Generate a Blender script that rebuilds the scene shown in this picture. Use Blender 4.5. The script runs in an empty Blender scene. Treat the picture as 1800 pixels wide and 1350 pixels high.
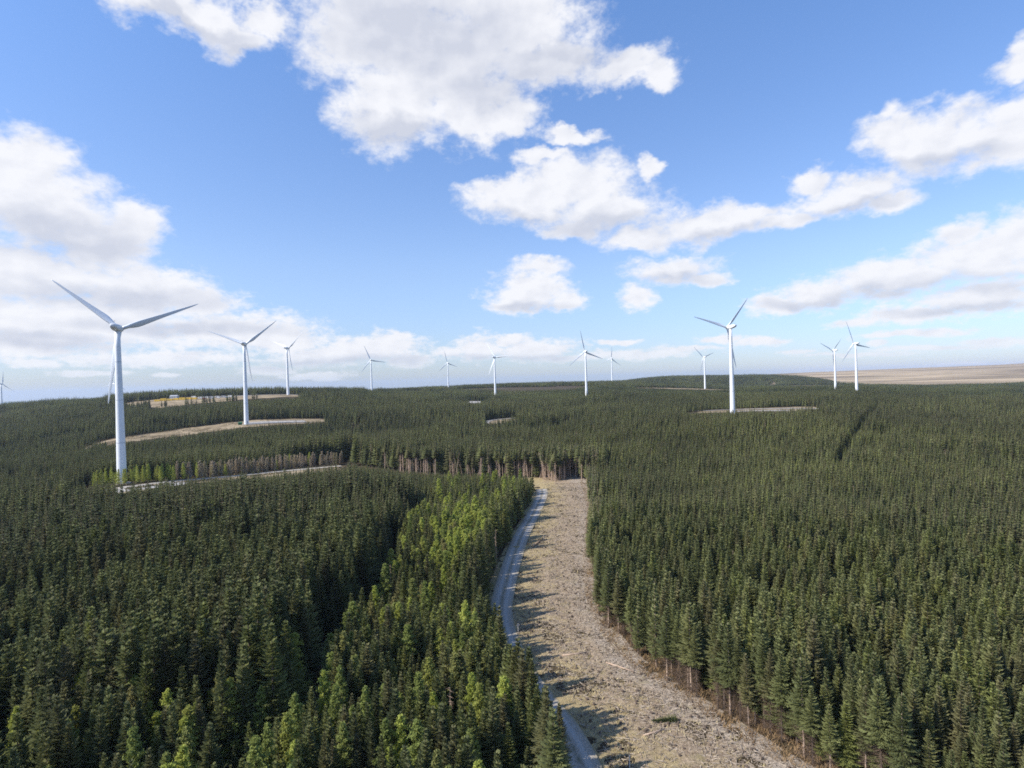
import bpy, math, random
import numpy as np
from mathutils import Vector, Matrix, Euler
rng = np.random.default_rng(7); random.seed(7)
S = bpy.context.scene
COL = S.collection
PI = math.pi

# ------------------------------------------------------------------ camera
F0 = 1049.0; CAMH = 55.0
PITCH = math.radians(.3); ROLL = math.radians(1.6)
cF = np.array([0, math.cos(PITCH), -math.sin(PITCH)])
_R0 = np.array([1., 0, 0]); _U0 = np.array([0, math.sin(PITCH), math.cos(PITCH)])
cR = _R0*math.cos(ROLL) - _U0*math.sin(ROLL); cU = _U0*math.cos(ROLL) + _R0*math.sin(ROLL)
cC = np.array([0, 0, CAMH])
def proj(P):
    d = np.asarray(P, float) - cC; z = d @ cF
    return 900+F0*(d @ cR)/z, 675-F0*(d @ cU)/z
def ray(px, py): return cF + cR*(px-900)/F0 - cU*(py-675)/F0
cam = bpy.data.cameras.new('camera'); camo = bpy.data.objects.new('camera', cam); COL.objects.link(camo)
cam.sensor_width = 36; cam.lens = 36*F0/1800; cam.clip_start = .5; cam.clip_end = 60000
m = Matrix((( cR[0], cU[0], -cF[0], 0), (cR[1], cU[1], -cF[1], 0), (cR[2], cU[2], -cF[2], CAMH), (0, 0, 0, 1)))
camo.matrix_world = m
S.camera = camo

# ------------------------------------------------------------------ node helpers
def new_mat(name):
    mt = bpy.data.materials.new(name); mt.use_nodes = True
    nt = mt.node_tree
    for n in list(nt.nodes): nt.nodes.remove(n)
    return mt, nt
class NT:
    def __init__(s, nt): s.nt = nt
    def n(s, typ, **kw):
        nd = s.nt.nodes.new(typ)
        for k, v in kw.items(): setattr(nd, k, v)
        return nd
    def set(s, sock, v):
        if isinstance(v, bpy.types.NodeSocket): s.nt.links.new(v, sock)
        elif v is not None: sock.default_value = v
    def math(s, op, a, b=None, c=None, clamp=False):
        nd = s.n('ShaderNodeMath', operation=op); nd.use_clamp = clamp
        s.set(nd.inputs[0], a); s.set(nd.inputs[1], b); s.set(nd.inputs[2], c); return nd.outputs[0]
    def vec(s, op, a, b=None, c=None):
        nd = s.n('ShaderNodeVectorMath', operation=op)
        s.set(nd.inputs[0], a); s.set(nd.inputs[1], b)
        if c is not None: s.set(nd.inputs[2], c)
        return nd.outputs['Value'] if op in ('LENGTH', 'DOT_PRODUCT', 'DISTANCE') else nd.outputs[0]
    def noise(s, vec, scale, detail=3, rough=.5, dist=0, out='Fac'):
        nd = s.n('ShaderNodeTexNoise'); s.set(nd.inputs['Vector'], vec)
        nd.inputs['Scale'].default_value = scale; nd.inputs['Detail'].default_value = detail
        nd.inputs['Roughness'].default_value = rough; nd.inputs['Distortion'].default_value = dist
        return nd.outputs[out]
    def mix(s, f, a, b, blend='MIX'):
        nd = s.n('ShaderNodeMix', data_type='RGBA', blend_type=blend)
        s.set(nd.inputs[0], f); s.set(nd.inputs[6], a if isinstance(a, bpy.types.NodeSocket) else (*a, 1) if len(a) == 3 else a)
        s.set(nd.inputs[7], b if isinstance(b, bpy.types.NodeSocket) else (*b, 1) if len(b) == 3 else b)
        return nd.outputs[2]
    def rng(s, v, a, b, c=0, d=1, smooth=False):
        nd = s.n('ShaderNodeMapRange'); nd.interpolation_type = 'SMOOTHSTEP' if smooth else 'LINEAR'
        s.set(nd.inputs[0], v)
        for i, x in zip((1, 2, 3, 4), (a, b, c, d)): s.set(nd.inputs[i], x)
        return nd.outputs[0]
    def bsdf(s, col, rough=.8, spec=.2, **kw):
        b = s.n('ShaderNodeBsdfPrincipled'); s.set(b.inputs['Base Color'], col if isinstance(col, bpy.types.NodeSocket) else (*col, 1))
        s.set(b.inputs['Roughness'], rough); b.inputs['Specular IOR Level'].default_value = spec
        for k, v in kw.items(): s.set(b.inputs[k], v)
        return b
    def out(s, sh, disp=None):
        o = s.n('ShaderNodeOutputMaterial'); s.nt.links.new(sh, o.inputs['Surface']); return o

def simple(name, col, rough=.6, spec=.3, var=.12, scale=3.):
    mt, nt = new_mat(name); q = NT(nt)
    tc = q.n('ShaderNodeTexCoord').outputs['Object']
    nz = q.noise(tc, scale, 5, .6)
    c = q.mix(q.rng(nz, .35, .7), tuple(x*(1-var) for x in col), tuple(min(1, x*(1+var)) for x in col))
    q.out(q.bsdf(c, rough, spec).outputs[0]); return mt

def foliage(name, dark, light, brown=None, brown_amt=0., transl=.25, stand=True):
    mt, nt = new_mat(name); q = NT(nt)
    oi = q.n('ShaderNodeObjectInfo'); rnd = oi.outputs['Random']
    pos = q.n('ShaderNodeNewGeometry').outputs['Position']
    big = q.noise(pos, .008, 3, .55); mid = q.noise(pos, .06, 2, .5); fine = q.noise(pos, 1.3, 2, .6)
    f = q.math('ADD', q.math('MULTIPLY', q.rng(big, .38, .62), .5), q.math('MULTIPLY', q.math('POWER', rnd, 1.6), .62))
    f = q.math('ADD', f, q.math('MULTIPLY', q.math('SUBTRACT', mid, .5), .8))
    f = q.math('ADD', f, q.math('MULTIPLY', q.math('SUBTRACT', fine, .5), .35), clamp=True)
    c = q.mix(f, dark, light)
    if brown:
        r2 = q.math('FRACT', q.math('MULTIPLY', rnd, 37.7))
        bf = q.math('MULTIPLY', q.rng(r2, .55, 1.0), brown_amt)
        c = q.mix(bf, c, brown)
    b = q.bsdf(c, .75, .15)
    if transl > 0:
        t = q.n('ShaderNodeBsdfTranslucent'); q.set(t.inputs[0], c)
        ms = q.n('ShaderNodeMixShader'); ms.inputs[0].default_value = transl
        nt.links.new(b.outputs[0], ms.inputs[1]); nt.links.new(t.outputs[0], ms.inputs[2])
        q.out(ms.outputs[0])
    else: q.out(b.outputs[0])
    return mt

M = {}
M['spruce'] = foliage('spruce_needles', (.098, .117, .052), (.285, .300, .115), (.22, .175, .10), .5, .36)
M['young'] = foliage('young_spruce_needles', (.11, .13, .048), (.27, .29, .09), (.24, .20, .09), .45, .35)
M['larch'] = foliage('larch_needles', (.32, .36, .07), (.49, .52, .12), (.25, .21, .08), .4, .4)
M['larch_olive'] = foliage('olive_larch_needles', (.19, .225, .06), (.30, .34, .09), (.26, .19, .09), .6, .35)
M['larch_brown'] = foliage('bare_larch_twigs', (.30, .235, .16), (.44, .36, .25), (.36, .38, .14), .35, .2)
M['bark'] = simple('bark', (.14, .105, .08), .9, .1, .3, 2)
M['pale_bark'] = simple('pale_bark', (.46, .34, .25), .9, .1, .3, 2)
M['deadtwig'] = simple('dead_twigs', (.15, .105, .075), .9, .1, .3, 2)
M['pale_twig'] = simple('pale_dead_twigs', (.36, .26, .185), .9, .1, .3, 2)
M['paint'] = simple('white_paint', (.78, .79, .80), .42, .4, .03, .25)
M['blade'] = simple('blade_gelcoat', (.72, .74, .76), .35, .5, .02, .3)
M['grey'] = simple('grey_metal', (.30, .31, .32), .5, .4, .1, 1)
M['concrete'] = simple('concrete', (.42, .40, .37), .9, .1, .15, 1)
M['green_paint'] = simple('green_paint', (.03, .12, .06), .6, .3, .1, 1)
M['yellow'] = simple('yellow_paint', (.70, .47, .06), .6, .3, .15, .5)
M['cabin'] = simple('cabin_cladding', (.70, .68, .64), .6, .3, .1, .5)
M['cabin_grey'] = simple('grey_cladding', (.38, .39, .40), .6, .3, .1, .5)
M['red'] = simple('red_paint', (.45, .07, .04), .5, .4, .1, .5)
M['dark'] = simple('dark_glass', (.03, .035, .045), .2, .5, .05, 1)
M['wood'] = simple('cut_wood', (.50, .33, .19), .8, .1, .2, 2)
M['post'] = simple('white_post_paint', (.62, .58, .52), .7, .2, .1, 4)

# ------------------------------------------------------------------ object helpers
def tag(o, label=None, cat=None, group=None, kind=None):
    if label: o['label'] = label
    if cat: o['category'] = cat
    if group: o['group'] = group
    if kind: o['kind'] = kind
    return o
def mesh(name, V, Fc, mat, smooth=False):
    me = bpy.data.meshes.new(name)
    V = np.asarray(V, np.float32)
    if isinstance(Fc, np.ndarray) and Fc.ndim == 2:
        n, k = Fc.shape
        me.vertices.add(len(V)); me.vertices.foreach_set('co', V.ravel())
        me.loops.add(n*k); me.loops.foreach_set('vertex_index', Fc.astype(np.int32).ravel())
        me.polygons.add(n); me.polygons.foreach_set('loop_start', np.arange(n, dtype=np.int32)*k)
        me.update(calc_edges=True)
    else:
        me.from_pydata([tuple(map(float, v)) for v in V], [], [list(map(int, f)) for f in Fc]); me.update()
    for mt in (mat if isinstance(mat, (list, tuple)) else [mat]): me.materials.append(mt)
    if smooth: me.polygons.foreach_set('use_smooth', np.ones(len(me.polygons), bool))
    return me
def obj(name, me, parent=None, loc=None, link=True):
    o = bpy.data.objects.new(name, me)
    if link: COL.objects.link(o)
    if parent: o.parent = parent
    if loc is not None: o.location = loc
    return o
def empty(name, loc, rz=0):
    o = bpy.data.objects.new(name, None); COL.objects.link(o); o.location = loc; o.rotation_euler = (0, 0, rz); o.empty_display_size = 1
    return o
class MB:
    def __init__(s): s.v = []; s.f = []
    def add(s, V, Fc):
        b = len(s.v); s.v += [tuple(v) for v in V]; s.f += [tuple(i+b for i in f) for f in Fc]; return s
    def box(s, x0, x1, y0, y1, z0, z1):
        return s.add([(x0,y0,z0),(x1,y0,z0),(x1,y1,z0),(x0,y1,z0),(x0,y0,z1),(x1,y0,z1),(x1,y1,z1),(x0,y1,z1)],
                     [(0,3,2,1),(4,5,6,7),(0,1,5,4),(1,2,6,5),(2,3,7,6),(3,0,4,7)])
    def loft(s, rings, cap=True):
        n = len(rings[0]); b = len(s.v)
        for r in rings: s.v += [tuple(p) for p in r]
        for i in range(len(rings)-1):
            for j in range(n):
                a = b+i*n+j; c = b+i*n+(j+1) % n
                s.f.append((a, c, c+n, a+n))
        if cap:
            s.f.append(tuple(b+j for j in range(n))[::-1]); s.f.append(tuple(b+(len(rings)-1)*n+j for j in range(n)))
        return s
    def cyl(s, p0, p1, r0, r1, n=8, cap=True):
        p0 = Vector(p0); p1 = Vector(p1); d = (p1-p0).normalized(); u = d.orthogonal().normalized(); w = d.cross(u)
        return s.loft([[p+u*(r*math.cos(2*PI*k/n))+w*(r*math.sin(2*PI*k/n)) for k in range(n)] for p, r in ((p0, r0), (p1, r1))], cap)
    def mesh(s, name, mat, smooth=False): return mesh(name, s.v, s.f, mat, smooth)
    def obj(s, name, mat, parent=None, smooth=False, loc=None): return obj(name, s.mesh(name, mat, smooth), parent, loc)

# ------------------------------------------------------------------ terrain height
CP = []
def cp(Y, *pz):
    for px, z in pz: CP.append((math.atan2(px-900, F0), math.hypot(Y, (px-900)/F0*Y), z))
cp(60, (-600, 0), (200, 0), (900, 0), (1600, 0), (2400, 0))
cp(120, (-600, -2), (200, 0), (900, 0), (1200, 0), (1600, 0), (2400, 0))
cp(200, (-600, -2), (0, -1), (500, 0), (900, 0), (1200, 0.5), (1600, 1), (2400, 0))
cp(303, (-600, -4), (0, 0), (214, 7.2), (500, 3), (720, 1), (900, 0), (1030, .6), (1400, 3), (2200, 2))
cp(375, (-200, -3), (300, 3.5), (600, 3.5), (900, 2.5), (1200, 5), (1700, 4))
cp(460, (0, -2), (300, 3), (600, 4), (1000, 6))
cp(540, (-400, -4), (190, 11), (1284, 18.5), (1700, 5))
cp(600, (0, 1), (429, 19.4), (600, 16), (760, 9), (1100, 13), (1400, 18), (2200, 2))
cp(700, (880, 10), (600, 18))
cp(800, (-400, 0), (0, 7), (300, 22), (550, 24), (1100, 17), (1300, 17), (1800, 4))
cp(970, (1504, 20)); cp(1060, (1029, 23.4)); cp(1200, (869, 23.4), (1300, 17)); cp(1160, (1467, 16.6)); cp(1010, (504, 41))
cp(1000, (300, 40), (700, 28)); cp(1100, (100, 34), (0, 27), (-400, 8), (1800, 3), (2300, 0))
cp(1160, (300, 41), (450, 42)); cp(1480, (652, 36.2), (400, 26)); cp(1850, (787, 36), (1075, 36)); cp(1500, (1238, 20.8), (1800, 0))
cp(1600, (2, 5), (-400, 0)); cp(2000, (203, 5), (1300, 15))
cp(2400, (1070, 24), (1125, 41), (1250, 44), (1400, 33), (900, 25), (1500, 4), (1800, -3), (2400, -3), (400, -10))
cp(3200, (1250, 38), (1420, 20), (1600, 14), (1800, 14), (2300, 14), (900, -15), (400, -60), (-400, -80))
cp(4600, (1250, 40), (1400, 55), (1550, 62), (1700, 68), (1850, 70), (2400, 64), (1000, 5), (700, -60), (0, -110), (-500, -120))
cp(7500, (1950, 118), (1800, 98), (1680, 64), (1500, 30), (1100, -40), (600, -110), (0, -130))
cp(21000, (2400, 40), (1800, 20), (1400, -60), (900, -125), (300, -135), (-500, -135))
cp(12, (-600, 0), (900, 0), (2400, 0))
CP = np.array(CP)
def _q(az, r): return np.stack([az*2.4, np.log(r)*1.25], -1)
_c = _q(CP[:, 0], CP[:, 1])
def _k(d2): return .5*d2*np.log(d2+1e-9)
_n = len(CP); _K = _k(((_c[:, None]-_c[None])**2).sum(-1)) + np.eye(_n)*.004
_A = np.zeros((_n+3, _n+3)); _A[:_n, :_n] = _K; _A[:_n, _n:] = np.c_[np.ones(_n), _c]; _A[_n:, :_n] = _A[:_n, _n:].T
_w = np.linalg.solve(_A, np.r_[CP[:, 2], 0, 0, 0])
def hgt(X, Y):
    X = np.asarray(X, float); Y = np.asarray(Y, float); sh = np.broadcast(X, Y).shape
    X = np.broadcast_to(X, sh).ravel(); Y = np.broadcast_to(Y, sh).ravel()
    r = np.clip(np.hypot(X, Y), 12, 21000); az = np.arctan2(X, Y)
    lim = math.radians(58); back = np.clip((np.abs(az)-lim)/1.2, 0, 1); az = np.clip(az, -lim, lim)
    out = np.empty(len(X))
    for i in range(0, len(X), 20000):
        qq = _q(az[i:i+20000], r[i:i+20000]); d2 = ((qq[:, None]-_c[None])**2).sum(-1)
        out[i:i+20000] = _k(d2) @ _w[:_n] + _w[_n] + qq @ _w[_n+1:]
    out *= 1-back*back*(3-2*back)
    out += np.clip((r-60)/300, 0, 1)*(.5*np.sin(X*.031+1)*np.sin(Y*.027) + .9*np.sin(X*.011+Y*.013))*np.clip(900/r, .3, 1)
    return out.reshape(sh)
def h1(x, y): return float(hgt(np.array([x]), np.array([y]))[0])
def ground_at(px, py, dh=0.):
    """where the line of sight of a pixel meets the ground (dh above it)"""
    d = ray(px, py); t = np.geomspace(40, 9000, 1400)/d[1]
    P = cC[None]+d[None]*t[:, None]; g = hgt(P[:, 0], P[:, 1])+dh-P[:, 2]
    i = np.argmax(g > 0)
    if g[i] <= 0: i = len(t)-1
    a, b = P[max(i-1, 0)], P[i]; ga, gb = g[max(i-1, 0)], g[i]
    return a+(b-a)*(0 if gb == ga else np.clip(-ga/(gb-ga), 0, 1))
def at_depth(px, Y, dz=0):
    x = (px-900)/F0*Y; return np.array([x, Y, h1(x, Y)+dz])

# terrain sheet (polar grid, full circle)
na = 620
tt = np.linspace(-1, 1, na+1)[:-1]; AZ = PI*(0.45*tt + .55*tt**3)
RR = np.r_[np.geomspace(6, 22000, 250)]
A2, R2 = np.meshgrid(AZ, RR); TX = R2*np.sin(A2); TY = R2*np.cos(A2); TZ = hgt(TX, TY)
V = np.c_[TX.ravel(), TY.ravel(), TZ.ravel()]; nr = len(RR)
i, j = np.meshgrid(np.arange(nr-1), np.arange(na), indexing='ij'); j2 = (j+1) % na
Fq = np.stack([i*na+j, i*na+j2, (i+1)*na+j2, (i+1)*na+j], -1).reshape(-1, 4)[:, ::-1]
V = np.r_[V, [[0, 0, h1(0, .1)]]]
me_t = mesh('terrain', V, Fq, M['bark'], True)
bm_c = [(len(V)-1, k, (k+1) % na) for k in range(na)]

mt, nt = new_mat('terrain'); q = NT(nt)
pos = q.n('ShaderNodeNewGeometry').outputs['Position']
sx = q.n('ShaderNodeSeparateXYZ'); nt.links.new(pos, sx.inputs[0])
cov = q.n('ShaderNodeAttribute', attribute_name='cover'); sc_ = q.n('ShaderNodeSeparateColor'); nt.links.new(cov.outputs['Color'], sc_.inputs[0])
floor = q.mix(q.rng(q.noise(pos, .5, 6, .65), .35, .65), (.055, .042, .026), (.10, .075, .045))
st = q.n('ShaderNodeMapping'); nt.links.new(pos, st.inputs[0]); st.inputs['Scale'].default_value = (.0012, .0042, .004); st.inputs['Rotation'].default_value = (0, 0, .15)
n1 = q.noise(st.outputs[0], 1.0, 7, .62, .6); n2 = q.noise(pos, .02, 5, .6)
moor = q.mix(q.rng(n1, .36, .60), (.15, .105, .065), (.50, .375, .235)); moor = q.mix(q.rng(n2, .4, .7, 0, .5), moor, (.30, .25, .15))
low = q.mix(q.rng(q.noise(pos, .0012, 5, .6), .4, .6), (.05, .08, .05), (.13, .15, .07))
c = q.mix(sc_.outputs[0], floor, moor); c = q.mix(sc_.outputs[1], c, low)
bp = q.n('ShaderNodeBump'); bp.inputs['Strength'].default_value = .5; bp.inputs['Distance'].default_value = .4
nt.links.new(q.noise(pos, 1.2, 6, .6), bp.inputs['Height'])
b = q.bsdf(c, .95, .05); nt.links.new(bp.outputs[0], b.inputs['Normal']); q.out(b.outputs[0])
me_t.materials.clear(); me_t.materials.append(mt)
ca = me_t.color_attributes.new('cover', 'FLOAT_COLOR', 'POINT')
rv = np.hypot(V[:, 0], V[:, 1]); azp = V[:, 0]/np.maximum(V[:, 1], 1)*F0+900; azp[V[:, 1] <= 0] = 3000
def ss(x, a, b): t = np.clip((x-a)/(b-a), 0, 1); return t*t*(3-2*t)
moorm = ss(azp, 1280, 1420)*ss(V[:, 1], 1750, 2100)
lowm = ss(rv, 2300, 3000)*(1-ss(azp, 1250, 1420))
ca.data.foreach_set('color', np.c_[moorm, lowm, 0*lowm, 0*lowm+1].astype(np.float32).ravel())
terrain = obj('ground', me_t); tag(terrain, kind='structure')

# ------------------------------------------------------------------ clearings, rides, tracks (world polygons)
def P2(*pts, dh=0.): return [tuple(ground_at(x, y, dh)[:2]) for x, y in pts]
def smooth_line(pts, step):
    pts = np.array(pts, float); n = len(pts)
    out = []
    for k in range(n-1):
        p0 = pts[max(k-1, 0)]; p1 = pts[k]; p2 = pts[k+1]; p3 = pts[min(k+2, n-1)]
        m_ = max(2, int(np.hypot(*(p2-p1))/step))
        for t in np.arange(m_)/m_:
            out.append(.5*((2*p1)+(-p0+p2)*t+(2*p0-5*p1+4*p2-p3)*t*t+(-p0+3*p1-3*p2+p3)*t**3))
    out.append(pts[-1]); return np.array(out)
def in_poly(x, y, poly):
    poly = np.asarray(poly); inside = np.zeros(x.shape, bool); n = len(poly)
    for k in range(n):
        x0, y0 = poly[k]; x1, y1 = poly[(k+1) % n]
        if y0 == y1: continue
        cnd = ((y0 > y) != (y1 > y)) & (x < (x1-x0)*(y-y0)/(y1-y0)+x0); inside ^= cnd
    return inside
def d_line(x, y, line):
    line = np.asarray(line); d = np.full(x.shape, 1e9)
    for k in range(len(line)-1):
        a = line[k]; b = line[k+1]; ab = b-a; t = np.clip(((x-a[0])*ab[0]+(y-a[1])*ab[1])/(ab@ab+1e-9), 0, 1)
        d = np.minimum(d, np.hypot(x-a[0]-ab[0]*t, y-a[1]-ab[1]*t))
    return d

edgeL = P2((937, 852), (941, 868), (925, 905), (900, 950), (878, 1000), (864, 1040), (856, 1080), (862, 1120), (884, 1175), (925, 1240), (985, 1330))
edgeR = P2((1026, 852), (1036, 885), (1036, 930), (1034, 985), (1040, 1045), (1060, 1100), (1110, 1160), (1190, 1215), (1290, 1280), (1400, 1350))
edgeL += [(edgeL[-1][0]-.2, 76), (edgeL[-1][0]-2, 60), (edgeL[-1][0]-4, 40)]
edgeR += [(edgeR[-1][0]+8, 76), (edgeR[-1][0]+20, 58), (edgeR[-1][0]+30, 40)]
EL = smooth_line(edgeL, 3); ER = smooth_line(edgeR, 3)
strip_poly = np.r_[EL, ER[::-1]]
def Xl(y): o = np.argsort(EL[:, 1]); return np.interp(y, EL[o, 1], EL[o, 0])
def Xr(y): o = np.argsort(ER[:, 1]); return np.interp(y, ER[o, 1], ER[o, 0])

def sheet(name, poly_rows, mat, off, bump=0., seed=1):
    """rows of (xl, xr, y) -> draped grid"""
    n = 60
    rows = []
    for (xa, ya), (xb, yb) in poly_rows:
        t = np.linspace(0, 1, n); X = xa+(xb-xa)*t; Y = ya+(yb-ya)*t; rows.append(np.c_[X, Y])
    P = np.array(rows); X = P[..., 0]; Y = P[..., 1]
    Z = hgt(X, Y)+off
    if bump:
        r_ = np.random.default_rng(seed); nz = np.zeros_like(X)
        for k in range(26):
            w = r_.uniform(.25, 3.2); a = r_.uniform(0, 6.28); nz += np.sin((X*np.cos(a)+Y*np.sin(a))*w+r_.uniform(0, 6.28))/(1+w)
        Z = Z+bump*nz
    m_ = len(P); i, j = np.meshgrid(np.arange(m_-1), np.arange(n-1), indexing='ij')
    Fq = np.stack([i*n+j, i*n+j+1, (i+1)*n+j+1, (i+1)*n+j], -1).reshape(-1, 4)
    V = np.c_[X.ravel(), Y.ravel(), Z.ravel()]
    a = V[Fq[0, 1]]-V[Fq[0, 0]]; b_ = V[Fq[0, 3]]-V[Fq[0, 0]]
    if a[0]*b_[1]-a[1]*b_[0] < 0: Fq = Fq[:, ::-1]
    return obj(name, mesh(name, V, Fq, mat, True))

# brash-covered strip material
mt, nt = new_mat('felled_strip'); q = NT(nt)
pos = q.n('ShaderNodeNewGeometry').outputs['Position']
att = q.n('ShaderNodeAttribute', attribute_name='across').outputs['Fac']
grass = q.mix(q.rng(q.noise(pos, .9, 6, .7), .35, .65), (.29, .22, .115), (.47, .37, .20))
brash = q.mix(q.rng(q.noise(pos, 1.9, 7, .75), .38, .62), (.20, .145, .095), (.46, .355, .245))
pale = q.mix(q.rng(q.noise(pos, 3.2, 6, .8), .38, .62), (.21, .165, .125), (.50, .42, .33))
wv = q.noise(pos, .13, 5, .6)
f1 = q.rng(q.math('ADD', att, q.math('MULTIPLY', q.math('SUBTRACT', wv, .5), 1.1)), .32, .62, smooth=True)
f2 = q.rng(q.math('ADD', att, q.math('MULTIPLY', q.math('SUBTRACT', wv, .5), .45)), .70, .86, smooth=True)
c = q.mix(f1, grass, brash); c = q.mix(f2, c, pale)
c = q.mix(q.rng(q.noise(pos, .45, 6, .7), .60, .72, 0, .55), c, (.10, .075, .045))
c = q.mix(q.rng(q.noise(pos, .22, 4, .6), .56, .70, 0, .5), c, (.30, .25, .10))
bp = q.n('ShaderNodeBump'); bp.inputs['Strength'].default_value = .9; bp.inputs['Distance'].default_value = .35
nt.links.new(q.noise(pos, 2.6, 8, .75), bp.inputs['Height'])
b = q.bsdf(c, .95, .05); nt.links.new(bp.outputs[0], b.inputs['Normal']); q.out(b.outputs[0])
M['strip'] = mt

# track material: paler wheel lines come from the wear attribute
mt, nt = new_mat('stone_track'); q = NT(nt)
pos = q.n('ShaderNodeNewGeometry').outputs['Position']
att = q.n('ShaderNodeAttribute', attribute_name='across').outputs['Fac']
base = q.mix(q.rng(q.noise(pos, 2.5, 7, .75), .35, .65), (.24, .21, .17), (.48, .43, .36))
c1 = q.math('ABSOLUTE', q.math('SUBTRACT', q.math('ABSOLUTE', q.math('SUBTRACT', att, .5)), .2))
ruts = q.rng(q.math('ADD', c1, q.math('MULTIPLY', q.math('SUBTRACT', q.noise(pos, .6, 4, .6), .5), .12)), .03, .12, 1, 0, True)
c = q.mix(q.math('MULTIPLY', ruts, .5), base, (.50, .475, .44))
mg = q.math('MULTIPLY', q.rng(q.math('ABSOLUTE', q.math('SUBTRACT', att, .5)), .02, .09, .7, 0), q.rng(q.noise(pos, .7, 4, .6), .35, .6))
c = q.mix(mg, c, (.15, .14, .08))
c = q.mix(q.rng(q.math('ABSOLUTE', q.math('SUBTRACT', att, .5)), .38, .5, 0, .8), c, (.30, .25, .16))
bp = q.n('ShaderNodeBump'); bp.inputs['Strength'].default_value = .6; bp.inputs['Distance'].default_value = .12
nt.links.new(q.noise(pos, 4, 6, .7), bp.inputs['Height'])
b = q.bsdf(c, .95, .05); nt.links.new(bp.outputs[0], b.inputs['Normal']); q.out(b.outputs[0])
M['track'] = mt
# rough grass of far clearings
mt, nt = new_mat('rough_clearing'); q = NT(nt)
pos = q.n('ShaderNodeNewGeometry').outputs['Position']
c = q.mix(q.rng(q.noise(pos, .05, 7, .7), .38, .62), (.17, .125, .075), (.40, .31, .20))
c = q.mix(q.rng(q.noise(pos, .3, 6, .7), .45, .65, 0, .5), c, (.11, .10, .05))
q.out(q.bsdf(c, .95, .05).outputs[0]); M['rough'] = mt
mt, nt = new_mat('gravel_pad'); q = NT(nt)
pos = q.n('ShaderNodeNewGeometry').outputs['Position']
c = q.mix(q.rng(q.noise(pos, .25, 7, .7), .35, .65), (.24, .22, .195), (.46, .43, .39))
q.out(q.bsdf(c, .95, .05).outputs[0]); M['gravel'] = mt

def across(o, n=60):
    me = o.data; m_ = len(me.vertices)//n
    a = me.attributes.new('across', 'FLOAT', 'POINT'); a.data.foreach_set('value', np.tile(np.linspace(0, 1, n), m_).astype(np.float32))

ys = np.geomspace(40, max(e[1] for e in edgeL)+2, 420)
so = sheet('cleared_strip_ground', [((Xl(y)-1.2, y), (Xr(y)+2.5, y)) for y in ys], M['strip'], .10, .055)
across(so); tag(so, kind='structure')
# the end of the strip: rough grass in front of the tall stand
yE = max(e[1] for e in edgeL)
oo = sheet('rough_grass_ground', [((Xl(yE)-10, y), (Xr(yE)+4, y)) for y in np.linspace(yE-2, yE+22, 24)], M['strip'], .16, .04, 5)
across(oo); tag(oo, kind='structure')

def ribbon(name, line, w, mat, off=.25, n=60, step=3):
    L = smooth_line(line, step); T = np.gradient(L, axis=0); T /= np.hypot(T[:, 0], T[:, 1])[:, None]; N = np.c_[T[:, 1], -T[:, 0]]
    wv = w if np.isscalar(w) else (1+.14*np.sin(np.arange(len(L))*1.7)*np.sin(np.arange(len(L))*.63+1))[:, None]* np.interp(np.linspace(0, 1, len(L)), np.linspace(0, 1, len(w)), w)[:, None]
    o = sheet(name, [(tuple(a), tuple(b)) for a, b in zip(L-N*wv/2, L+N*wv/2)], mat, off); across(o); tag(o, kind='structure'); return o, L
# main forest track along the left side of the strip
tyl = [y for y in np.linspace(40, yE-14, 26)]
tl = [(float(Xl(y))+3.0+.35*math.sin(y*.05), float(y)) for y in tyl][::-1]
ribbon('stone_track', tl, 5.6, M['track'], .30, step=1.5)
track_line = np.array(tl)

# T1 access road and pad
r1 = P2((60, 880), (125, 870), (214, 859), (300, 848), (400, 839), (500, 829), (600, 820))
ribbon('access_road', r1, 5.5, M['track'], .45)
pad1 = ribbon('crane_pad', P2((205, 862), (250, 857), (330, 848)), 15, M['gravel'], .35)[1]
vg = [(px_-.0, py_-12.) for px_, py_ in r1[1:]]
ribbon('roadside_verge', vg, 15, M['rough'], .28)
rg1 = ribbon('roadside_verge', P2((400, 843), (470, 838), (540, 831), (600, 826)), 20, M['rough'], .3)[1]
# T2 clearing
r2 = [tuple(at_depth(px, Y)[:2]) for px, Y in ((150, 500), (220, 540), (320, 575), (429, 606), (520, 630), (575, 650))]
W2 = (16, 42, 54, 60, 58, 34)
ribbon('turbine_clearing', r2, W2, M['rough'], .35, step=6)
ribbon('crane_pad', [tuple(at_depth(px, Y)[:2]) for px, Y in ((431, 604), (480, 616), (535, 630))], 20, M['gravel'], .6, step=5)
# ridge clearing with the compound
r3 = [tuple(at_depth(px, Y)[:2]) for px, Y in ((215, 985), (300, 955), (400, 965), (504, 985), (545, 1005))]
W3 = (50, 135, 135, 95, 36)
ribbon('ridge_clearing', r3, W3, M['rough'], .6, step=10)
ribbon('access_road', [tuple(at_depth(px, Y)[:2]) for px, Y in ((270, 992), (345, 1004), (430, 1015), (525, 1018))], 12, M['gravel'], .95, step=8)
# right turbine clearing
r4 = [tuple(at_depth(px, Y)[:2]) for px, Y in ((1225, 612), (1290, 600), (1350, 606), (1400, 618), (1450, 640))]
W4 = (30, 84, 80, 64, 30)
ribbon('turbine_clearing', r4, W4, M['rough'], .35, step=6)
ribbon('access_road', [tuple(at_depth(px, Y)[:2]) for px, Y in ((1215, 640), (1290, 632), (1360, 626), (1450, 622))], 9, M['gravel'], .65, step=5)
ribbon('crane_pad', [tuple(at_depth(px, Y)[:2]) for px, Y in ((1290, 585), (1340, 588), (1390, 594))], 16, M['gravel'], .6, step=5)
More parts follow.
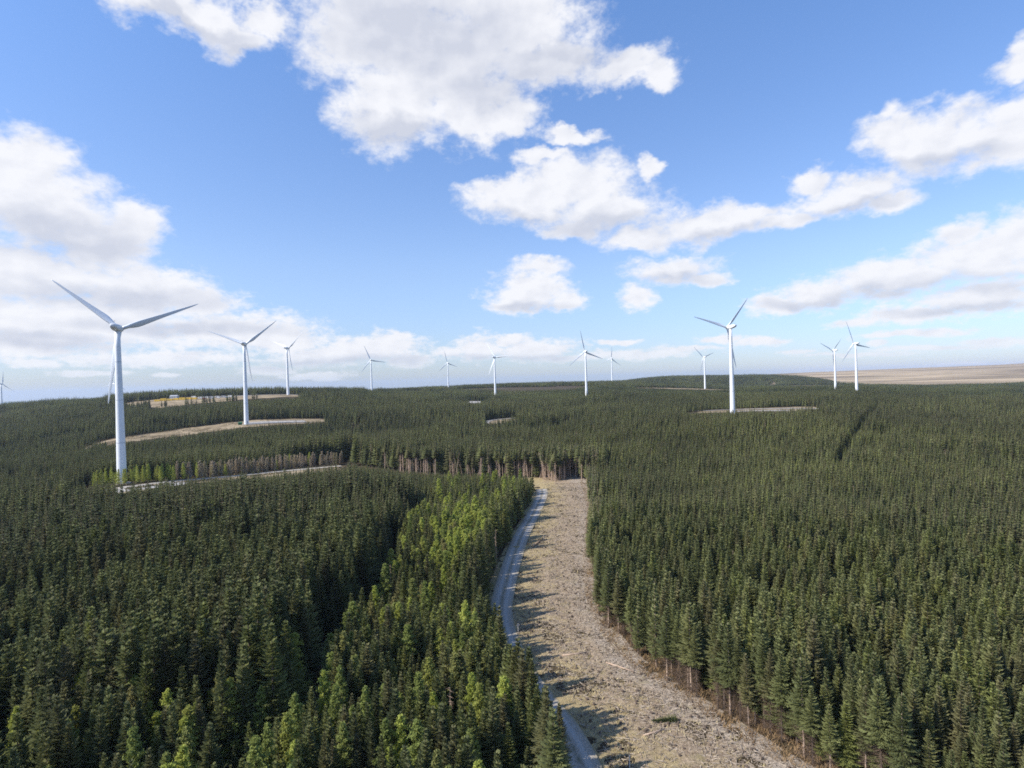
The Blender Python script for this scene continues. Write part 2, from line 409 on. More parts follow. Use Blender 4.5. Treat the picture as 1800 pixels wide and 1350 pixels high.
# bend of road among the trees
r5 = [tuple(at_depth(px, Y)[:2]) for px, Y in ((852, 640), (856, 668), (872, 690), (903, 705))]
ribbon('road_bend_clearing', [tuple(at_depth(px, Y)[:2]) for px, Y in ((854, 640), (874, 664), (902, 690))], (16, 34, 20), M['rough'], .35, step=5)
ribbon('access_road', r5, 6.5, M['track'], .7, step=4)
# far clearings
r6 = [tuple(at_depth(px, Y)[:2]) for px, Y in ((1110, 1440), (1180, 1450), (1240, 1465), (1290, 1480))]
ribbon('far_clearing', r6, (30, 90, 80, 30), M['rough'], .8, step=10)
r7 = [tuple(at_depth(px, Y)[:2]) for px, Y in ((822, 1010), (845, 1010))]
ribbon('far_clearing', r7, 50, M['gravel'], .8, step=6)

# ------------------------------------------------------------------ tree meshes
def spruce_mesh(seed, H=14., cb=.16, rmax=1.75, whorls=30, nb=7, tw=8, wide=1., pw=.85, up=.55, lod=0, ragged=.25):
    r = np.random.default_rng(seed); V = []; Fc = []
    def quad(a, b, c, d): k = len(V); V.extend([a, b, c, d]); Fc.append((k, k+1, k+2, k+3))
    for w in range(whorls):
        t = (w+r.uniform(-.3, .3))/(whorls-.2); t = min(max(t, 0), 1)
        z = H*(cb+(1-cb)*t)*.985
        L0 = rmax*((1-t)**pw)*(1 if t > .12 else .65+t*2.9)+.10
        for k in range(nb):
            a = 2*PI*(k+r.uniform(-.35, .35))/nb+w*1.1
            L = L0*r.uniform(1-ragged*1.3, 1+ragged)
            sl = -.22+up*t+r.uniform(-.12, .12)
            d = np.array([math.cos(a)*math.cos(sl), math.sin(a)*math.cos(sl), math.sin(sl)]); s = np.array([-math.sin(a), math.cos(a), 0.])
            o = np.array([0, 0, z+r.uniform(-.15, .15)])
            if lod == 2:
                e = o+d*L; wd = L*.34*wide+.05
                quad(o+d*L*.05, o+d*L*.6-s*wd-np.array([0, 0, .45*L]), e-np.array([0, 0, .22*L]), o+d*L*.6+s*wd-np.array([0, 0, .42*L])); continue
            if lod == 1:
                for q_ in range(3):
                    a2 = (q_-1)*.62+r.uniform(-.15, .15); dd = d*math.cos(a2)+s*math.sin(a2)*1.; l2 = L*(1 if q_ == 1 else .72)
                    e = o+d*L*.15*(q_ != 1)+dd*l2+np.array([0, 0, .10*L]); ww = (.085*L+.055)*wide*1.25
                    mpt = o+dd*l2*.5-np.array([0, 0, .04*L])
                    sp = np.cross(dd, [0, 0, 1.]); sp /= np.linalg.norm(sp)+1e-6
                    quad(o, mpt-sp*ww-np.array([0, 0, ww*.7]), e, mpt+sp*ww)
                continue
            # curved spine with side twigs
            nseg = tw
            for q_ in range(nseg+1):
                u = (q_+.6)/(nseg+.6)
                base = o+d*L*u+np.array([0, 0, .22*L*u*u-.10*L*u])
                if q_ == nseg:
                    tipd = d+np.array([0, 0, .35]); tl = .20*L+.16
                    quad(base-d*.1, base+s*.05*wide+d*tl*.4, base+tipd*tl, base-s*.05*wide+d*tl*.4); continue
                for sg in (-1, 1):
                    tl = (.40*L*(1-u*.75)+.13)*r.uniform(.7, 1.25)
                    dr = d*.72+s*sg*.8+np.array([0, 0, r.uniform(-.28, .22)])
                    up_ = np.array([0, 0, 1.])*r.uniform(.02, .10)+d*r.uniform(.03, .07)
                    ww = (.035+.028*L)*wide
                    quad(base, base+dr*tl*.45-d*ww-up_*.7, base+dr*tl, base+dr*tl*.5+d*ww+up_)
                if q_ < nseg-1 and r.random() < .55:
                    hd = np.array([r.uniform(-.2, .2), r.uniform(-.2, .2), -1.]); tl = .16+.10*L
                    quad(base, base+s*.05+hd*tl*.4, base+hd*tl, base-s*.05+hd*tl*.4)
    return np.array(V, np.float32), np.array(Fc, np.int32)
def trunk_mb(H=14., r0=.17, lean=0, seed=0, n=6):
    r = random.Random(seed); mb = MB(); rings = []
    for k in range(6):
        t = k/5; x = lean*t*t+r.uniform(-.04, .04)*t; y = r.uniform(-.04, .04)*t
        rr = r0*(1-t)+.015; z = -.4+(H*.99+.4)*t
        rings.append([(x+rr*math.cos(2*PI*j/n), y+rr*math.sin(2*PI*j/n), z) for j in range(n)])
    return mb.loft(rings)
def stick_mesh(seed, H=14., z0=.05, z1=.5, num=60, L=1.4, w=.035, droop=-.2):
    """thin dead side branches as tapered three-sided spikes"""
    r = random.Random(seed); mb = MB()
    for k in range(num):
        z = H*(z0+(z1-z0)*r.random()); a = r.uniform(0, 2*PI); l = L*r.uniform(.4, 1.1)
        e = Vector((math.cos(a)*l, math.sin(a)*l, z+l*(droop+r.uniform(-.3, .35))))
        p = Vector((0, 0, z)); d = (e-p).normalized(); u = d.orthogonal().normalized(); v = d.cross(u)
        b = len(mb.v)
        for g in range(3): mb.v.append(tuple(p+(u*math.cos(g*2.094)+v*math.sin(g*2.094))*w))
        mb.v.append(tuple(e)); mb.f += [(b, b+1, b+3), (b+1, b+2, b+3), (b+2, b, b+3)]
    return mb
def larch_mesh(seed, H=12., rmax=2.0, n=900, cb=.12, sz=.2, pw=.7):
    r = np.random.default_rng(seed); V = []; Fc = []
    nbr = 46; per = n//nbr
    for b_ in range(nbr):
        t = (b_+r.random())/nbr; z = H*(cb+(1-cb)*t)*.98; L = (rmax*((1-t)**pw)*(1 if t > .2 else .55+t*2.2)+.12)*r.uniform(.65, 1.15)
        a = b_*2.4+r.uniform(-.3, .3); sl = -.05+.5*t
        d = np.array([math.cos(a)*math.cos(sl), math.sin(a)*math.cos(sl), math.sin(sl)])
        for k in range(per):
            u = r.uniform(.12, 1)
            c = np.array([0, 0, z])+d*L*u+r.normal(0, .11+.09*L*(1-u*.5), 3)
            e1 = r.normal(0, 1, 3); e1 /= np.linalg.norm(e1); e2 = np.cross(e1, r.normal(0, 1, 3)); e2 /= np.linalg.norm(e2)
            l = sz*r.uniform(.7, 1.5); w = l*.38; k0 = len(V)
            V.extend([c-e1*l, c-e2*w, c+e1*l, c+e2*w]); Fc.append((k0, k0+1, k0+2, k0+3))
    return np.array(V, np.float32), np.array(Fc, np.int32)

KIT = {}
def kit(name, H, crown, cmat, trunk=None, tmat=None, sticks=None, smat=None):
    """parts for a real tree and one joined hidden-from-scene data object for the mass"""
    d = {'H': H, 'crown': mesh('crown', crown[0], crown[1], cmat) if crown is not None else None,
         'trunk': trunk.mesh('trunk', tmat) if trunk else None, 'sticks': sticks.mesh('dead_branches', smat) if sticks else None}
    V = []; Fc = []; mi = []; mats = []
    for key, (v, f, mtl) in {'c': (crown[0], crown[1].tolist(), cmat) if crown is not None else ([], [], None),
                             't': (trunk.v, trunk.f, tmat) if trunk else ([], [], None), 's': (sticks.v, sticks.f, smat) if sticks else ([], [], None)}.items():
        if mtl is None: continue
        b = len(V); V.extend(map(tuple, v)); Fc.extend([tuple(i+b for i in ff) for ff in f]); mi += [len(mats)]*len(f); mats.append(mtl)
    me = mesh('tree_'+name, V, Fc, mats); me.polygons.foreach_set('material_index', np.array(mi, np.int32)); me.update()
    d['joined'] = bpy.data.objects.new('tree_'+name, me)
    KIT[name] = d
for s in range(6):
    kit(f'near{s}', 14, spruce_mesh(10+s, rmax=2.0+.15*(s % 3), cb=.14, pw=(1.0, 1.12, .92)[s % 3], wide=1.1, up=.7), M['spruce'], trunk_mb(seed=s), M['bark'])
for s in range(3):
    kit(f'young{s}', 14, spruce_mesh(25+s, rmax=2.15, cb=.12, pw=.95, wide=1.15, up=.7), M['young'], trunk_mb(seed=s), M['bark'])
    kit(f'youngmid{s}', 14, spruce_mesh(65+s, lod=1, whorls=22, nb=6, rmax=2.2, cb=.12, pw=1.0, up=.7), M['young'], trunk_mb(seed=s, n=4), M['bark'])
for s in range(4):
    kit(f'edge{s}', 14, spruce_mesh(40+s, cb=.16+.10*(s % 4), rmax=1.95, pw=1., whorls=22, wide=1.1, up=.7), M['spruce'], trunk_mb(seed=20+s, r0=.12), (M['pale_bark'], M['bark'])[s % 2], stick_mesh(s, z0=.02, z1=.48, num=190, L=1.7, w=.03), M['deadtwig'])
for s in range(3):
    kit(f'mid{s}', 14, spruce_mesh(60+s, lod=1, whorls=22, nb=6, rmax=2.1, cb=.14, pw=1.05, up=.7), M['spruce'], trunk_mb(seed=s, n=4), M['bark'])
for s in range(2):
    kit(f'midedge{s}', 14, spruce_mesh(80+s, lod=1, whorls=18, nb=6, rmax=1.9, cb=.3, pw=1.), M['spruce'], trunk_mb(seed=s, n=5, r0=.2), M['pale_bark'], stick_mesh(9+s, z0=.1, z1=.55, num=36, L=1.4, w=.05), M['deadtwig'])
for s in range(3):
    kit(f'wall{s}', 14, spruce_mesh(90+s, lod=1, whorls=12-s, nb=5, rmax=1.6, cb=.50+.08*s), M['spruce'], trunk_mb(seed=s+5, n=5, r0=.17), M['pale_bark'], stick_mesh(19+s, z0=.12, z1=.72, num=60, L=1.25, w=.045), M['pale_twig'])
for s in range(2):
    kit(f'dead{s}', 14, None, None, trunk_mb(seed=s+5, n=5, r0=.16, lean=.8*s), M['pale_bark'], stick_mesh(29+s, z0=.15, z1=.98, num=70, L=1.0, w=.045), M['pale_twig'])
for s in range(3):
    kit(f'larch{s}', 12, larch_mesh(s, n=4600, sz=.15, rmax=2.2), M['larch'], trunk_mb(12, seed=s, r0=.13), M['bark'])
    kit(f'olive{s}', 12, larch_mesh(s+5, n=4200, sz=.15, rmax=2.0), M['larch_olive'], trunk_mb(12, seed=s, r0=.13), M['bark'])
for s in range(2):
    kit(f'larchmid{s}', 12, larch_mesh(s+12, n=1400, sz=.28, rmax=2.4), M['larch'], trunk_mb(12, seed=s, r0=.13, n=4), M['bark'])
    kit(f'brown{s}', 12, larch_mesh(s+15, n=2400, sz=.24, rmax=2.1, pw=.42), M['larch_brown'], trunk_mb(12, seed=s, r0=.11, n=4), M['pale_bark'])
# far patch: a block of trees 14 m square
for s in range(4):
    r_ = np.random.default_rng(200+s); V = []; Fc = []
    cr = [spruce_mesh(300+s*3+k, lod=1, whorls=13, nb=5, rmax=2.2, cb=.12, wide=1.5, pw=1.05, up=.7) for k in range(3)]
    for gx in range(4):
        for gy in range(4):
            v, f = cr[r_.integers(3)]; sc = r_.uniform(.55, 1.15); a = r_.uniform(0, 6.28); R_ = np.array([[math.cos(a), -math.sin(a), 0], [math.sin(a), math.cos(a), 0], [0, 0, 1]])
            vv = (v @ R_.T)*sc + np.array([-5.2+gx*3.5+r_.uniform(-1.2, 1.2), -5.2+gy*3.5+r_.uniform(-1.2, 1.2), 0]); Fc.append(f+sum(map(len, V))); V.append(vv)
    kit(f'patch{s}', 14, (np.concatenate(V), np.concatenate(Fc)), M['spruce'])

# ------------------------------------------------------------------ where the trees stand
def jit(step, y0, y1, xf, seed, j=.36, skew=.0):
    r = np.random.default_rng(seed); ys = np.arange(y0, y1, step); out = []
    for k, y in enumerate(ys):
        hw = y*xf+30; x = np.arange(-hw, hw, step)+(k % 2)*step*.5
        out.append(np.c_[x, np.full(len(x), y)])
    P = np.concatenate(out); P += r.uniform(-j, j, P.shape)*step; return P
wall_line = np.array([tuple(at_depth(px, Y)[:2]) for px, Y in ((560, 392), (620, 378), (720, 356), (820, 342), (930, 332))] + [(Xl(yE)-2, yE+14), (Xr(yE)+2, yE+13)])
corr = np.array(r1[-2:] + [tuple(at_depth(px, Y)[:2]) for px, Y in ((700, 348), (820, 331), (930, 320))])
GAPS = [ (np.array(vg), 7.5), (np.array(r1), 7.5), (pad1, 12), (rg1, 12), (np.array(r5), 5.5), (corr, 8)]
ride1 = np.array([tuple(ground_at(px, py, 12)[:2]) for px, py in ((1545, 702), (1520, 730), (1490, 765), (1470, 795))])
ride_far = np.array([tuple(at_depth(px, Y)[:2]) for px, Y in ((960, 900), (1060, 830), (1180, 800), (1235, 790))])
def var_line(x, y, line, W):
    """inside a ribbon of varying width (returns clearance, negative inside)"""
    line = np.asarray(line); best = np.full(x.shape, 1e9)
    for k in range(len(line)-1):
        a = line[k]; b = line[k+1]; ab = b-a; t = np.clip(((x-a[0])*ab[0]+(y-a[1])*ab[1])/(ab@ab), 0, 1)
        w = W[k]+(W[k+1]-W[k])*t; best = np.minimum(best, np.hypot(x-a[0]-ab[0]*t, y-a[1]-ab[1]*t)-w/2)
    return best
TURB = {  # hub pixel, depth, yaw, phase
 'a': ((206, 577), 303, -16, 20), 'b': ((429, 605), 600, -8, 38), 'c': ((504, 612), 1010, 24, 40), 'd': ((652, 633), 1480, -28, 112),
 'e': ((787, 638), 1850, -36, 102), 'f': ((869, 628), 1200, 26, 4), 'g': ((1029, 618), 1060, -18, 100), 'h': ((1075, 630), 1850, -10, 84),
 'i': ((1238, 628), 1500, -26, 18), 'j': ((1284, 575), 545, -24, 46), 'k': ((1467, 616), 1160, -28, 38), 'l': ((1504, 604), 970, -20, 110),
 'm': ((2, 675), 1600, -2, 86), 'n': ((203, 673), 2000, -6, 78)}
TP = {}
for k, (hub, Y, yaw, ph) in TURB.items():
    d = ray(*hub); P = cC+d*(Y/d[1]); TP[k] = (P[0], P[1], h1(P[0], P[1]), P[2])

def stand_noise(x, y):
    return np.sin(x*.013+1.3)*np.sin(y*.011+.4)+.6*np.sin(x*.029-y*.021)+.4*np.sin(x*.05+2+y*.043)
def allowed(x, y, pad=0.):
    ok = y > 30
    ok &= ~((y < yE+9+5*np.sin(x*.23)+pad) & (y > 30) & (x > Xl(y)-1.6-pad-1.2*np.sin(y*.21)) & (x < Xr(y)+1.2+pad+1.1*np.sin(y*.17)))
    for line, w in GAPS: ok &= d_line(x, y, line) > w+pad
    jj = 2.5*np.sin(x*.19+y*.07)+2*np.sin(x*.083-y*.11)
    ok &= var_line(x, y, r2, W2)+jj > pad-1; ok &= var_line(x, y, r3, W3)+2*jj > pad-1; ok &= var_line(x, y, r4, W4)+jj > pad-1
    ok &= var_line(x, y, r6, (30, 90, 80, 30)) > pad; ok &= d_line(x, y, np.array(r7)) > 26+pad
    ok &= var_line(x, y, [tuple(at_depth(px, Y)[:2]) for px, Y in ((854, 640), (874, 664), (902, 690))], (16, 34, 20)) > pad
    ok &= d_line(x, y, ride1) > 2.3+pad*.5; ok &= d_line(x, y, ride_far) > 4+pad*.5
    pix = x/np.maximum(y, 1)*F0+900
    ok &= ~((pix > 1425+40*np.sin(y*.006)) & (y > 2050)); ok &= ~((pix < 1080) & (y > 2150)); ok &= y < 2900
    for (tx, ty, tz, hz) in TP.values(): ok &= np.hypot(x-tx, y-ty) > 7+pad*.5
    # larch belt beyond the access road is planted separately
    ok &= ~larch_belt(x, y)
    return ok
belt = np.array([np.array(p) for p in r1]); belt_n = belt+np.array([1.5, 16.])
def larch_belt(x, y): 
    b0 = belt_n[1:]
    return (d_line(x, y, b0) < 9.5)
def atd(*a): return [tuple(at_depth(px, Y)[:2]) for px, Y in a]
SIGHT = [(wall_line, 1.5, 190, 600, 948), (vg, .3, 130, 200, 606), (list(map(tuple, belt_n[1:])), .5, 150, 110, 606),
         (atd((180, 515), (220, 535), (320, 560), (429, 590), (520, 615), (575, 640)), 0, 200, 185, 570), (atd((1205, 612), (1290, 583), (1350, 588), (1450, 630)), 0, 150, 1205, 1440),
         (atd((265, 890), (345, 895), (400, 905), (530, 955)), 0, 260, 262, 530), (atd((850, 650), (872, 664), (906, 690)), -1, 120, 850, 906), (atd((1110, 1420), (1290, 1450)), 0, 300, 1112, 1285),
         (atd((822, 985), (848, 985)), 1, 200, 822, 848), (atd((862, 1180), (876, 1180)), 3, 150, 860, 878), (atd((1022, 1040), (1040, 1040)), 4, 150, 1020, 1042), (atd((1460, 1140), (1475, 1140)), 4, 150, 1458, 1476), (atd((1498, 950), (1516, 950)), 4, 150, 1496, 1518), (atd((644, 1460), (660, 1460)), 5, 200, 642, 662), (atd((780, 1830), (795, 1830)), 5, 200, 778, 797)]
_cr = np.random.default_rng(77); CS = np.c_[_cr.uniform(-1600, 1600, 150), _cr.uniform(330, 2900, 150)]*np.array([1, 1]); CA = _cr.uniform(.62, 1.2, 150)
def compart(x, y):
    xw = x+18*np.sin(y*.02); yw = (y+14*np.sin(x*.017))*1.0
    d1 = np.full(x.shape, 1e9); d2 = d1.copy(); ci = np.zeros(x.shape, int)
    for k, (cx, cy) in enumerate(CS):
        d = np.hypot((xw-cx)*.75, (yw-cy)*1.25); nw_ = d < d1; d2 = np.where(nw_, d1, np.minimum(d2, d)); ci = np.where(nw_, k, ci); d1 = np.where(nw_, d, d1)
    return CA[ci], d2-d1
def height(x, y):
    h = 12.3+1.2*stand_noise(x, y)
    pix = x/np.maximum(y, 1)*F0+900
    tallL = (x < -36-.02*y+2.0*np.sin(y*.09)-np.clip(88-y, 0, 60)*1.0) & (y < 250) & (x > -140-np.clip(y-84, 0, 999)*1.1)
    h = np.where((x < Xl(np.clip(y, 40, yE))) & (y < yE), 11.6+.9*stand_noise(x*2, y*2), h)
    h = np.where(tallL, np.where(y < 84, 13.2, 17.5)+1.4*stand_noise(x*1.5, y*1.5), h)
    h = np.where((y < yE) & (x < Xl(np.clip(y, 40, yE))) & (x > Xl(np.clip(y, 40, yE))-6), 14+3.2*np.sin(y*.31+np.sin(y*.13)*2), h)
    h = np.where((y > yE+4) & (d_line(x, y, wall_line) < 30) & (pix < 1060), 17.5, h)
    ag, bd = compart(x, y); h = np.where((y > 400), h*ag, h)
    h = np.where((y > 1000) & (y < 1240) & (pix > 190) & (pix < 640), 15, h)
    g0 = hgt(x, y)
    for line, dz, reach, px0, px1 in SIGHT:
        ln = np.asarray(line); lp = ln[:, 0]/ln[:, 1]*F0+900; o_ = np.argsort(lp); ly = np.interp(pix, lp[o_], ln[o_, 1]); lx = (pix-900)/F0*ly
        lz = np.interp(pix, lp[o_], hgt(ln[o_, 0], ln[o_, 1]))+dz
        cap = CAMH+(lz-CAMH)*(y/ly)-g0+.7*np.sin(x*.5+y*.3)
        m_ = (pix > px0) & (pix < px1) & (y < ly-1) & (y > ly-reach)
        h = np.where(m_, np.minimum(h, np.maximum(cap, 2.2)), h)
    return h
Pn = jit(2.15, 34, 500, 1.12, 1, .38); Pn = Pn[allowed(Pn[:, 0], Pn[:, 1])]
gap = stand_noise(Pn[:, 0]*6.1, Pn[:, 1]*5.3)+rng.normal(0, .25, len(Pn)); Pn = Pn[gap > -1.15]
# leave a dark seam along the foot of the tall left stand
Pn = Pn[~((np.abs(Pn[:, 0]+33.4+.02*Pn[:, 1]-2.0*np.sin(Pn[:, 1]*.09)+np.clip(88-Pn[:, 1], 0, 60)) < 2.4) & (Pn[:, 1] > 55) & (Pn[:, 1] < 200))]
Pm = jit(3.4, 500, 900, 1.12, 2, .36); Pm = Pm[allowed(Pm[:, 0], Pm[:, 1], .3)]; Pm = Pm[(compart(Pm[:, 0], Pm[:, 1])[1] > 7) | (rng.random(len(Pm)) < .12)]
Pp = jit(13, 900, 2900, 1.08, 3, .25); Pp = Pp[allowed(Pp[:, 0], Pp[:, 1], 6)]; Pp = Pp[compart(Pp[:, 0], Pp[:, 1])[1] > 11]
Pf = jit(3.6, 900, 1200, 1.0, 5, .36)   # loose trees that fill the edges the blocks leave out
Pf = Pf[allowed(Pf[:, 0], Pf[:, 1], .3)]; Pf = Pf[~allowed(Pf[:, 0], Pf[:, 1], 6)]

def is_larch(x, y):
    """pockets of larch among the spruce, left of the track"""
    left = (x < Xl(np.clip(y, 40, yE))-4) & (y < 290)
    r_ = np.random.default_rng(11).random(len(x))
    p = np.where(left & (x > -36), .14, np.where(left & (y < 100) & (x > -90), .14, 0.))
    main = ((x+16.5-.03*(y-170))/8.5)**2+((y-183)/37)**2 < 1
    p = np.where(main, .85, p)
    s2 = ((x+30)/5.)**2+((y-118)/20)**2 < 1; p = np.where(s2, .3, p)
    s3 = ((x+7)/5)**2+((y-76)/14)**2 < 1; p = np.where(s3, .3, p)
    s4 = ((x+54)/12)**2+((y-86)/13)**2 < 1; p = np.where(s4, .3, p)
    return r_ < p
lm = is_larch(Pn[:, 0], Pn[:, 1]); Lp = Pn[lm]; Pn = Pn[~lm]
xr_, yr_ = Pn[:, 0], Pn[:, 1]
Hn = height(xr_, yr_)*(rng.normal(1, .085, len(Pn))+.05*np.sin(xr_*.61+np.sin(yr_*.4)*2)*np.sin(yr_*.53)).clip(.6, 1.35)
rd = np.hypot(xr_, yr_)
dedge = np.minimum(np.where(yr_ < yE+8, np.abs(xr_-Xr(yr_)), 99), 99)
dedgeL = np.where(yr_ < yE, np.abs(Xl(yr_)-xr_), 99)
dwall = d_line(xr_, yr_, wall_line)
def hollow(x, y):
    a_ = np.sin(x*.17+np.sin(y*.11)*2)*np.sin(y*.10+np.sin(x*.09)*2); b_ = np.sin(x*.071+np.sin(y*.04)*2.5)*np.sin(y*.043+1)
    return 1-.30*ss(a_, .45, .9)-.12*ss(b_, .2, .9)+.10*ss(-b_, .4, .95)
Hn *= hollow(xr_, yr_)
Vn = np.array([f'near{k}' for k in rng.integers(0, 6, len(Pn))], dtype=object)
far_ = rd > 200+rng.uniform(-15, 15, len(Pn)); Vn[far_] = np.array([f'mid{k}' for k in rng.integers(0, 3, far_.sum())], dtype=object)
ed = (dedge < 4.5) & ~far_; Vn[ed] = np.array([f'edge{k}' for k in rng.integers(0, 4, ed.sum())], dtype=object)
ed = (dedge < 4.5) & ~far_ & (yr_ < 112); Vn[ed] = np.array([f'edge{k}' for k in rng.integers(2, 4, ed.sum())], dtype=object)
ed = (dedge < 4.5) & far_; Vn[ed] = np.array([f'midedge{k}' for k in rng.integers(0, 2, ed.sum())], dtype=object)
Zn = hgt(xr_, yr_)-.1
yl = (xr_ < Xl(np.clip(yr_, 40, yE))) & (yr_ < yE) & (xr_ > -34-.02*yr_); lowl = (xr_ < -30) & (yr_ < 100)
py_ = np.where(yl, .50, np.where(lowl, .22, np.where((xr_ > 0) & (yr_ < 420), .20+.12*np.sin(xr_*.045+1)*np.sin(yr_*.03), .05)))
u_ = rng.random(len(Pn)) < py_
Vn = np.array([(('young' if v.startswith('near') else 'youngmid')+str(int(v[-1]) % 3)) if (t and (v.startswith('near') or v.startswith('mid')) and not v.startswith('midedge')) else v for v, t in zip(Vn, u_)], dtype=object)
dd = rng.random(len(Pn)); Vn[dd < .007] = 'dead0'; Hn[dd < .007] *= .85
em = (dd > .97); Hn[em] *= 1.16
# who shows largest: project foot and top
topx, topy = proj(np.c_[xr_, yr_, Zn+Hn])
inside = (topx > -10) & (topx < 1810) & (topy < 1335) & (topy > 0)
wallsel = ((dwall < 3.6) | ((dwall < 9) & (topx > 925))) & (topx < 1050) & (topx > 560) & (yr_ > 300)
big = np.where(inside & ~wallsel & (dd > .007), Hn/rd, 0)
# crowns partly out at the bottom count less
order = np.argsort(-big*np.clip((1500-topy)/350, .45, 1)); sel = np.zeros(len(Pn), bool)
sel[order[:262]] = True
extra = np.where(ed*0 + ((dedge < 3.6) & (dd > .007) & inside & ~sel & (rd < 190)))[0]
extra = extra[np.argsort(rd[extra])][:34]; sel[extra] = True

def place(root_name, kitname, x, y, z, H, label, cat, group, rz, tilt=0., wide=1.):
    k = KIT[kitname]; e = empty(root_name, (x, y, z)); s = H/k['H']
    e.rotation_euler = (tilt*math.cos(rz*3), tilt*math.sin(rz*3), rz); e.scale = (s*wide, s*wide, s)
    tag(e, label, cat, group)
    for part, nm in (('crown', 'crown'), ('trunk', 'trunk'), ('sticks', 'dead_branches')):
        if k[part]:
            o = bpy.data.objects.new(nm, k[part]); o.parent = e; COL.objects.link(o)
    return e
widths = rng.uniform(.82, 1.22, len(Pn))
bigone = None
for n_, i_ in enumerate(np.where(sel)[0]):
    x, y = xr_[i_], yr_[i_]; px, py = topx[i_], topy[i_]
    if Vn[i_].startswith('edge') or Vn[i_].startswith('midedge'):
        lab, grp = 'green spruce on the right edge of the felled strip, dead lower twigs showing', 'spruces along the right edge of the felled strip'
    elif x < Xl(min(y, yE)) and dedgeL[i_] < 4.5:
        lab, grp = 'spruce standing right beside the stone track, throwing its shadow over it', 'spruces in the front row left of the stone track'
    elif Hn[i_] > 16.5:
        lab, grp = 'tall dark spruce in the shaded older stand in the left of the photo', 'spruces of the tall stand on the left'
    elif x < Xl(min(y, yE)) and px > 560:
        lab, grp = ('light olive' if Vn[i_][0] == 'y' else 'mid green')+' spruce of the younger stand left of the track, nearest the camera', ('olive' if Vn[i_][0] == 'y' else 'green')+' nearest spruces of the younger stand left of the track'
    elif x < Xl(min(y, yE)):
        lab, grp = ('light olive' if Vn[i_][0] == 'y' else 'dark green')+' spruce among the nearest trees of the lower left corner', ('olive ' if Vn[i_][0] == 'y' else '')+'nearest spruces in the lower left corner'
    elif px > 1500:
        lab, grp = ('light olive' if Vn[i_][0] == 'y' else 'dense green')+' spruce among the nearest trees of the lower right corner', ('olive ' if Vn[i_][0] == 'y' else '')+'nearest spruces in the lower right corner'
    else:
        lab, grp = ('light olive' if Vn[i_][0] == 'y' else 'green')+' spruce a few rows behind the right edge of the felled strip', ('olive ' if Vn[i_][0] == 'y' else '')+'nearest spruces right of the felled strip'
    place('spruce_tree', Vn[i_], x, y, Zn[i_], Hn[i_], lab, 'tree', grp, rng.uniform(0, 6.28), rng.uniform(0, .03), widths[i_])
# one large spruce by the bottom edge of the photo, overlapping the track
for px_, yy, hh, lab in ((985, 70, 16.5, 'large dark spruce at the bottom centre of the photo, its crown covering the track'),
                    (905, 88, 15.5, 'tall dark spruce hiding the lower bend of the track'), (945, 79, 14.5, 'dark spruce just behind the large one at the bottom centre'),
                    (830, 112, 15.0, 'big dark spruce left of the track, level with the two white posts'),):
    x = (px_-900)/F0*yy; x = min(x, float(Xl(yy))-1.0)
    place('spruce_tree', 'near1', x, yy, h1(x, yy), hh, lab, 'tree', None, 1.3, .0, 1.35)

# larches left of the track
lH = rng.uniform(9.5, 13.5, len(Lp))+1.2*(Lp[:, 0] < -30); lz = hgt(Lp[:, 0], Lp[:, 1]); lpx, lpy = proj(np.c_[Lp, lz+lH])
for i_ in range(len(Lp)):
    if not (-30 < lpx[i_] < 1830 and lpy[i_] < 1345) : continue
    main = Lp[i_, 1] > 145 and Lp[i_, 0] > -32
    ol = rng.random() < (.30 if main else .60)
    v = ('olive' if ol else 'larch')+str(rng.integers(3))
    if main: lab, grp = ('olive larch' if ol else 'bright green larch')+' in the sunlit clump beside the upper end of the track', ('olive' if ol else 'bright')+' larches of the clump beside the track'
    elif lpx[i_] < 460: lab, grp = ('olive larch' if ol else 'lime green larch')+' among dark spruces in the lower left of the photo', ('olive' if ol else 'lime')+' larches in the lower left'
    else: lab, grp = ('olive larch' if ol else 'yellow-green larch')+' scattered among the young spruces left of the track', ('olive' if ol else 'yellow-green')+' larches scattered left of the track'
    place('budding_larch' if ol else 'larch_tree', v, Lp[i_, 0], Lp[i_, 1], lz[i_]-.1, lH[i_], lab, 'tree', grp, rng.uniform(0, 6.28), .02, rng.uniform(.9, 1.3))
# larch belt beyond the access road
BL = smooth_line(belt_n[1:], 2.6); nb_ = 0
for i_, (bx, by) in enumerate(BL):
    for row in range(4):
        x = bx+rng.uniform(-1, 1)+.3*row; y = by-5.5+row*3.8+rng.uniform(-1.1, 1.1); z = h1(x, y); H = rng.uniform(6.5, 10.5)+(1.5 if 300 < i_ else 0)
        px, py = proj(np.array([x, y, z+H]))
        if px < 50 or px > 606 or rng.random() < .28: continue
        green = px < 300 + rng.uniform(-20, 60) or rng.random() < .08
        if True:
            v = f'larchmid{rng.integers(2)}' if green else f'brown{rng.integers(2)}'
            if green: H *= .95
            place('leafy_larch' if green else 'leafless_larch', v, x, y, z-.1, H, ('lime green larch in leaf in the belt behind the nearest turbine' if green else 'brown leafless larch in the belt beyond the pale access road'),
                  'tree', ('leafy larches behind the nearest turbine' if green else 'brown larches along the access road'), rng.uniform(0, 6.28), .03, rng.uniform(.8, 1.1)); nb_ += 1
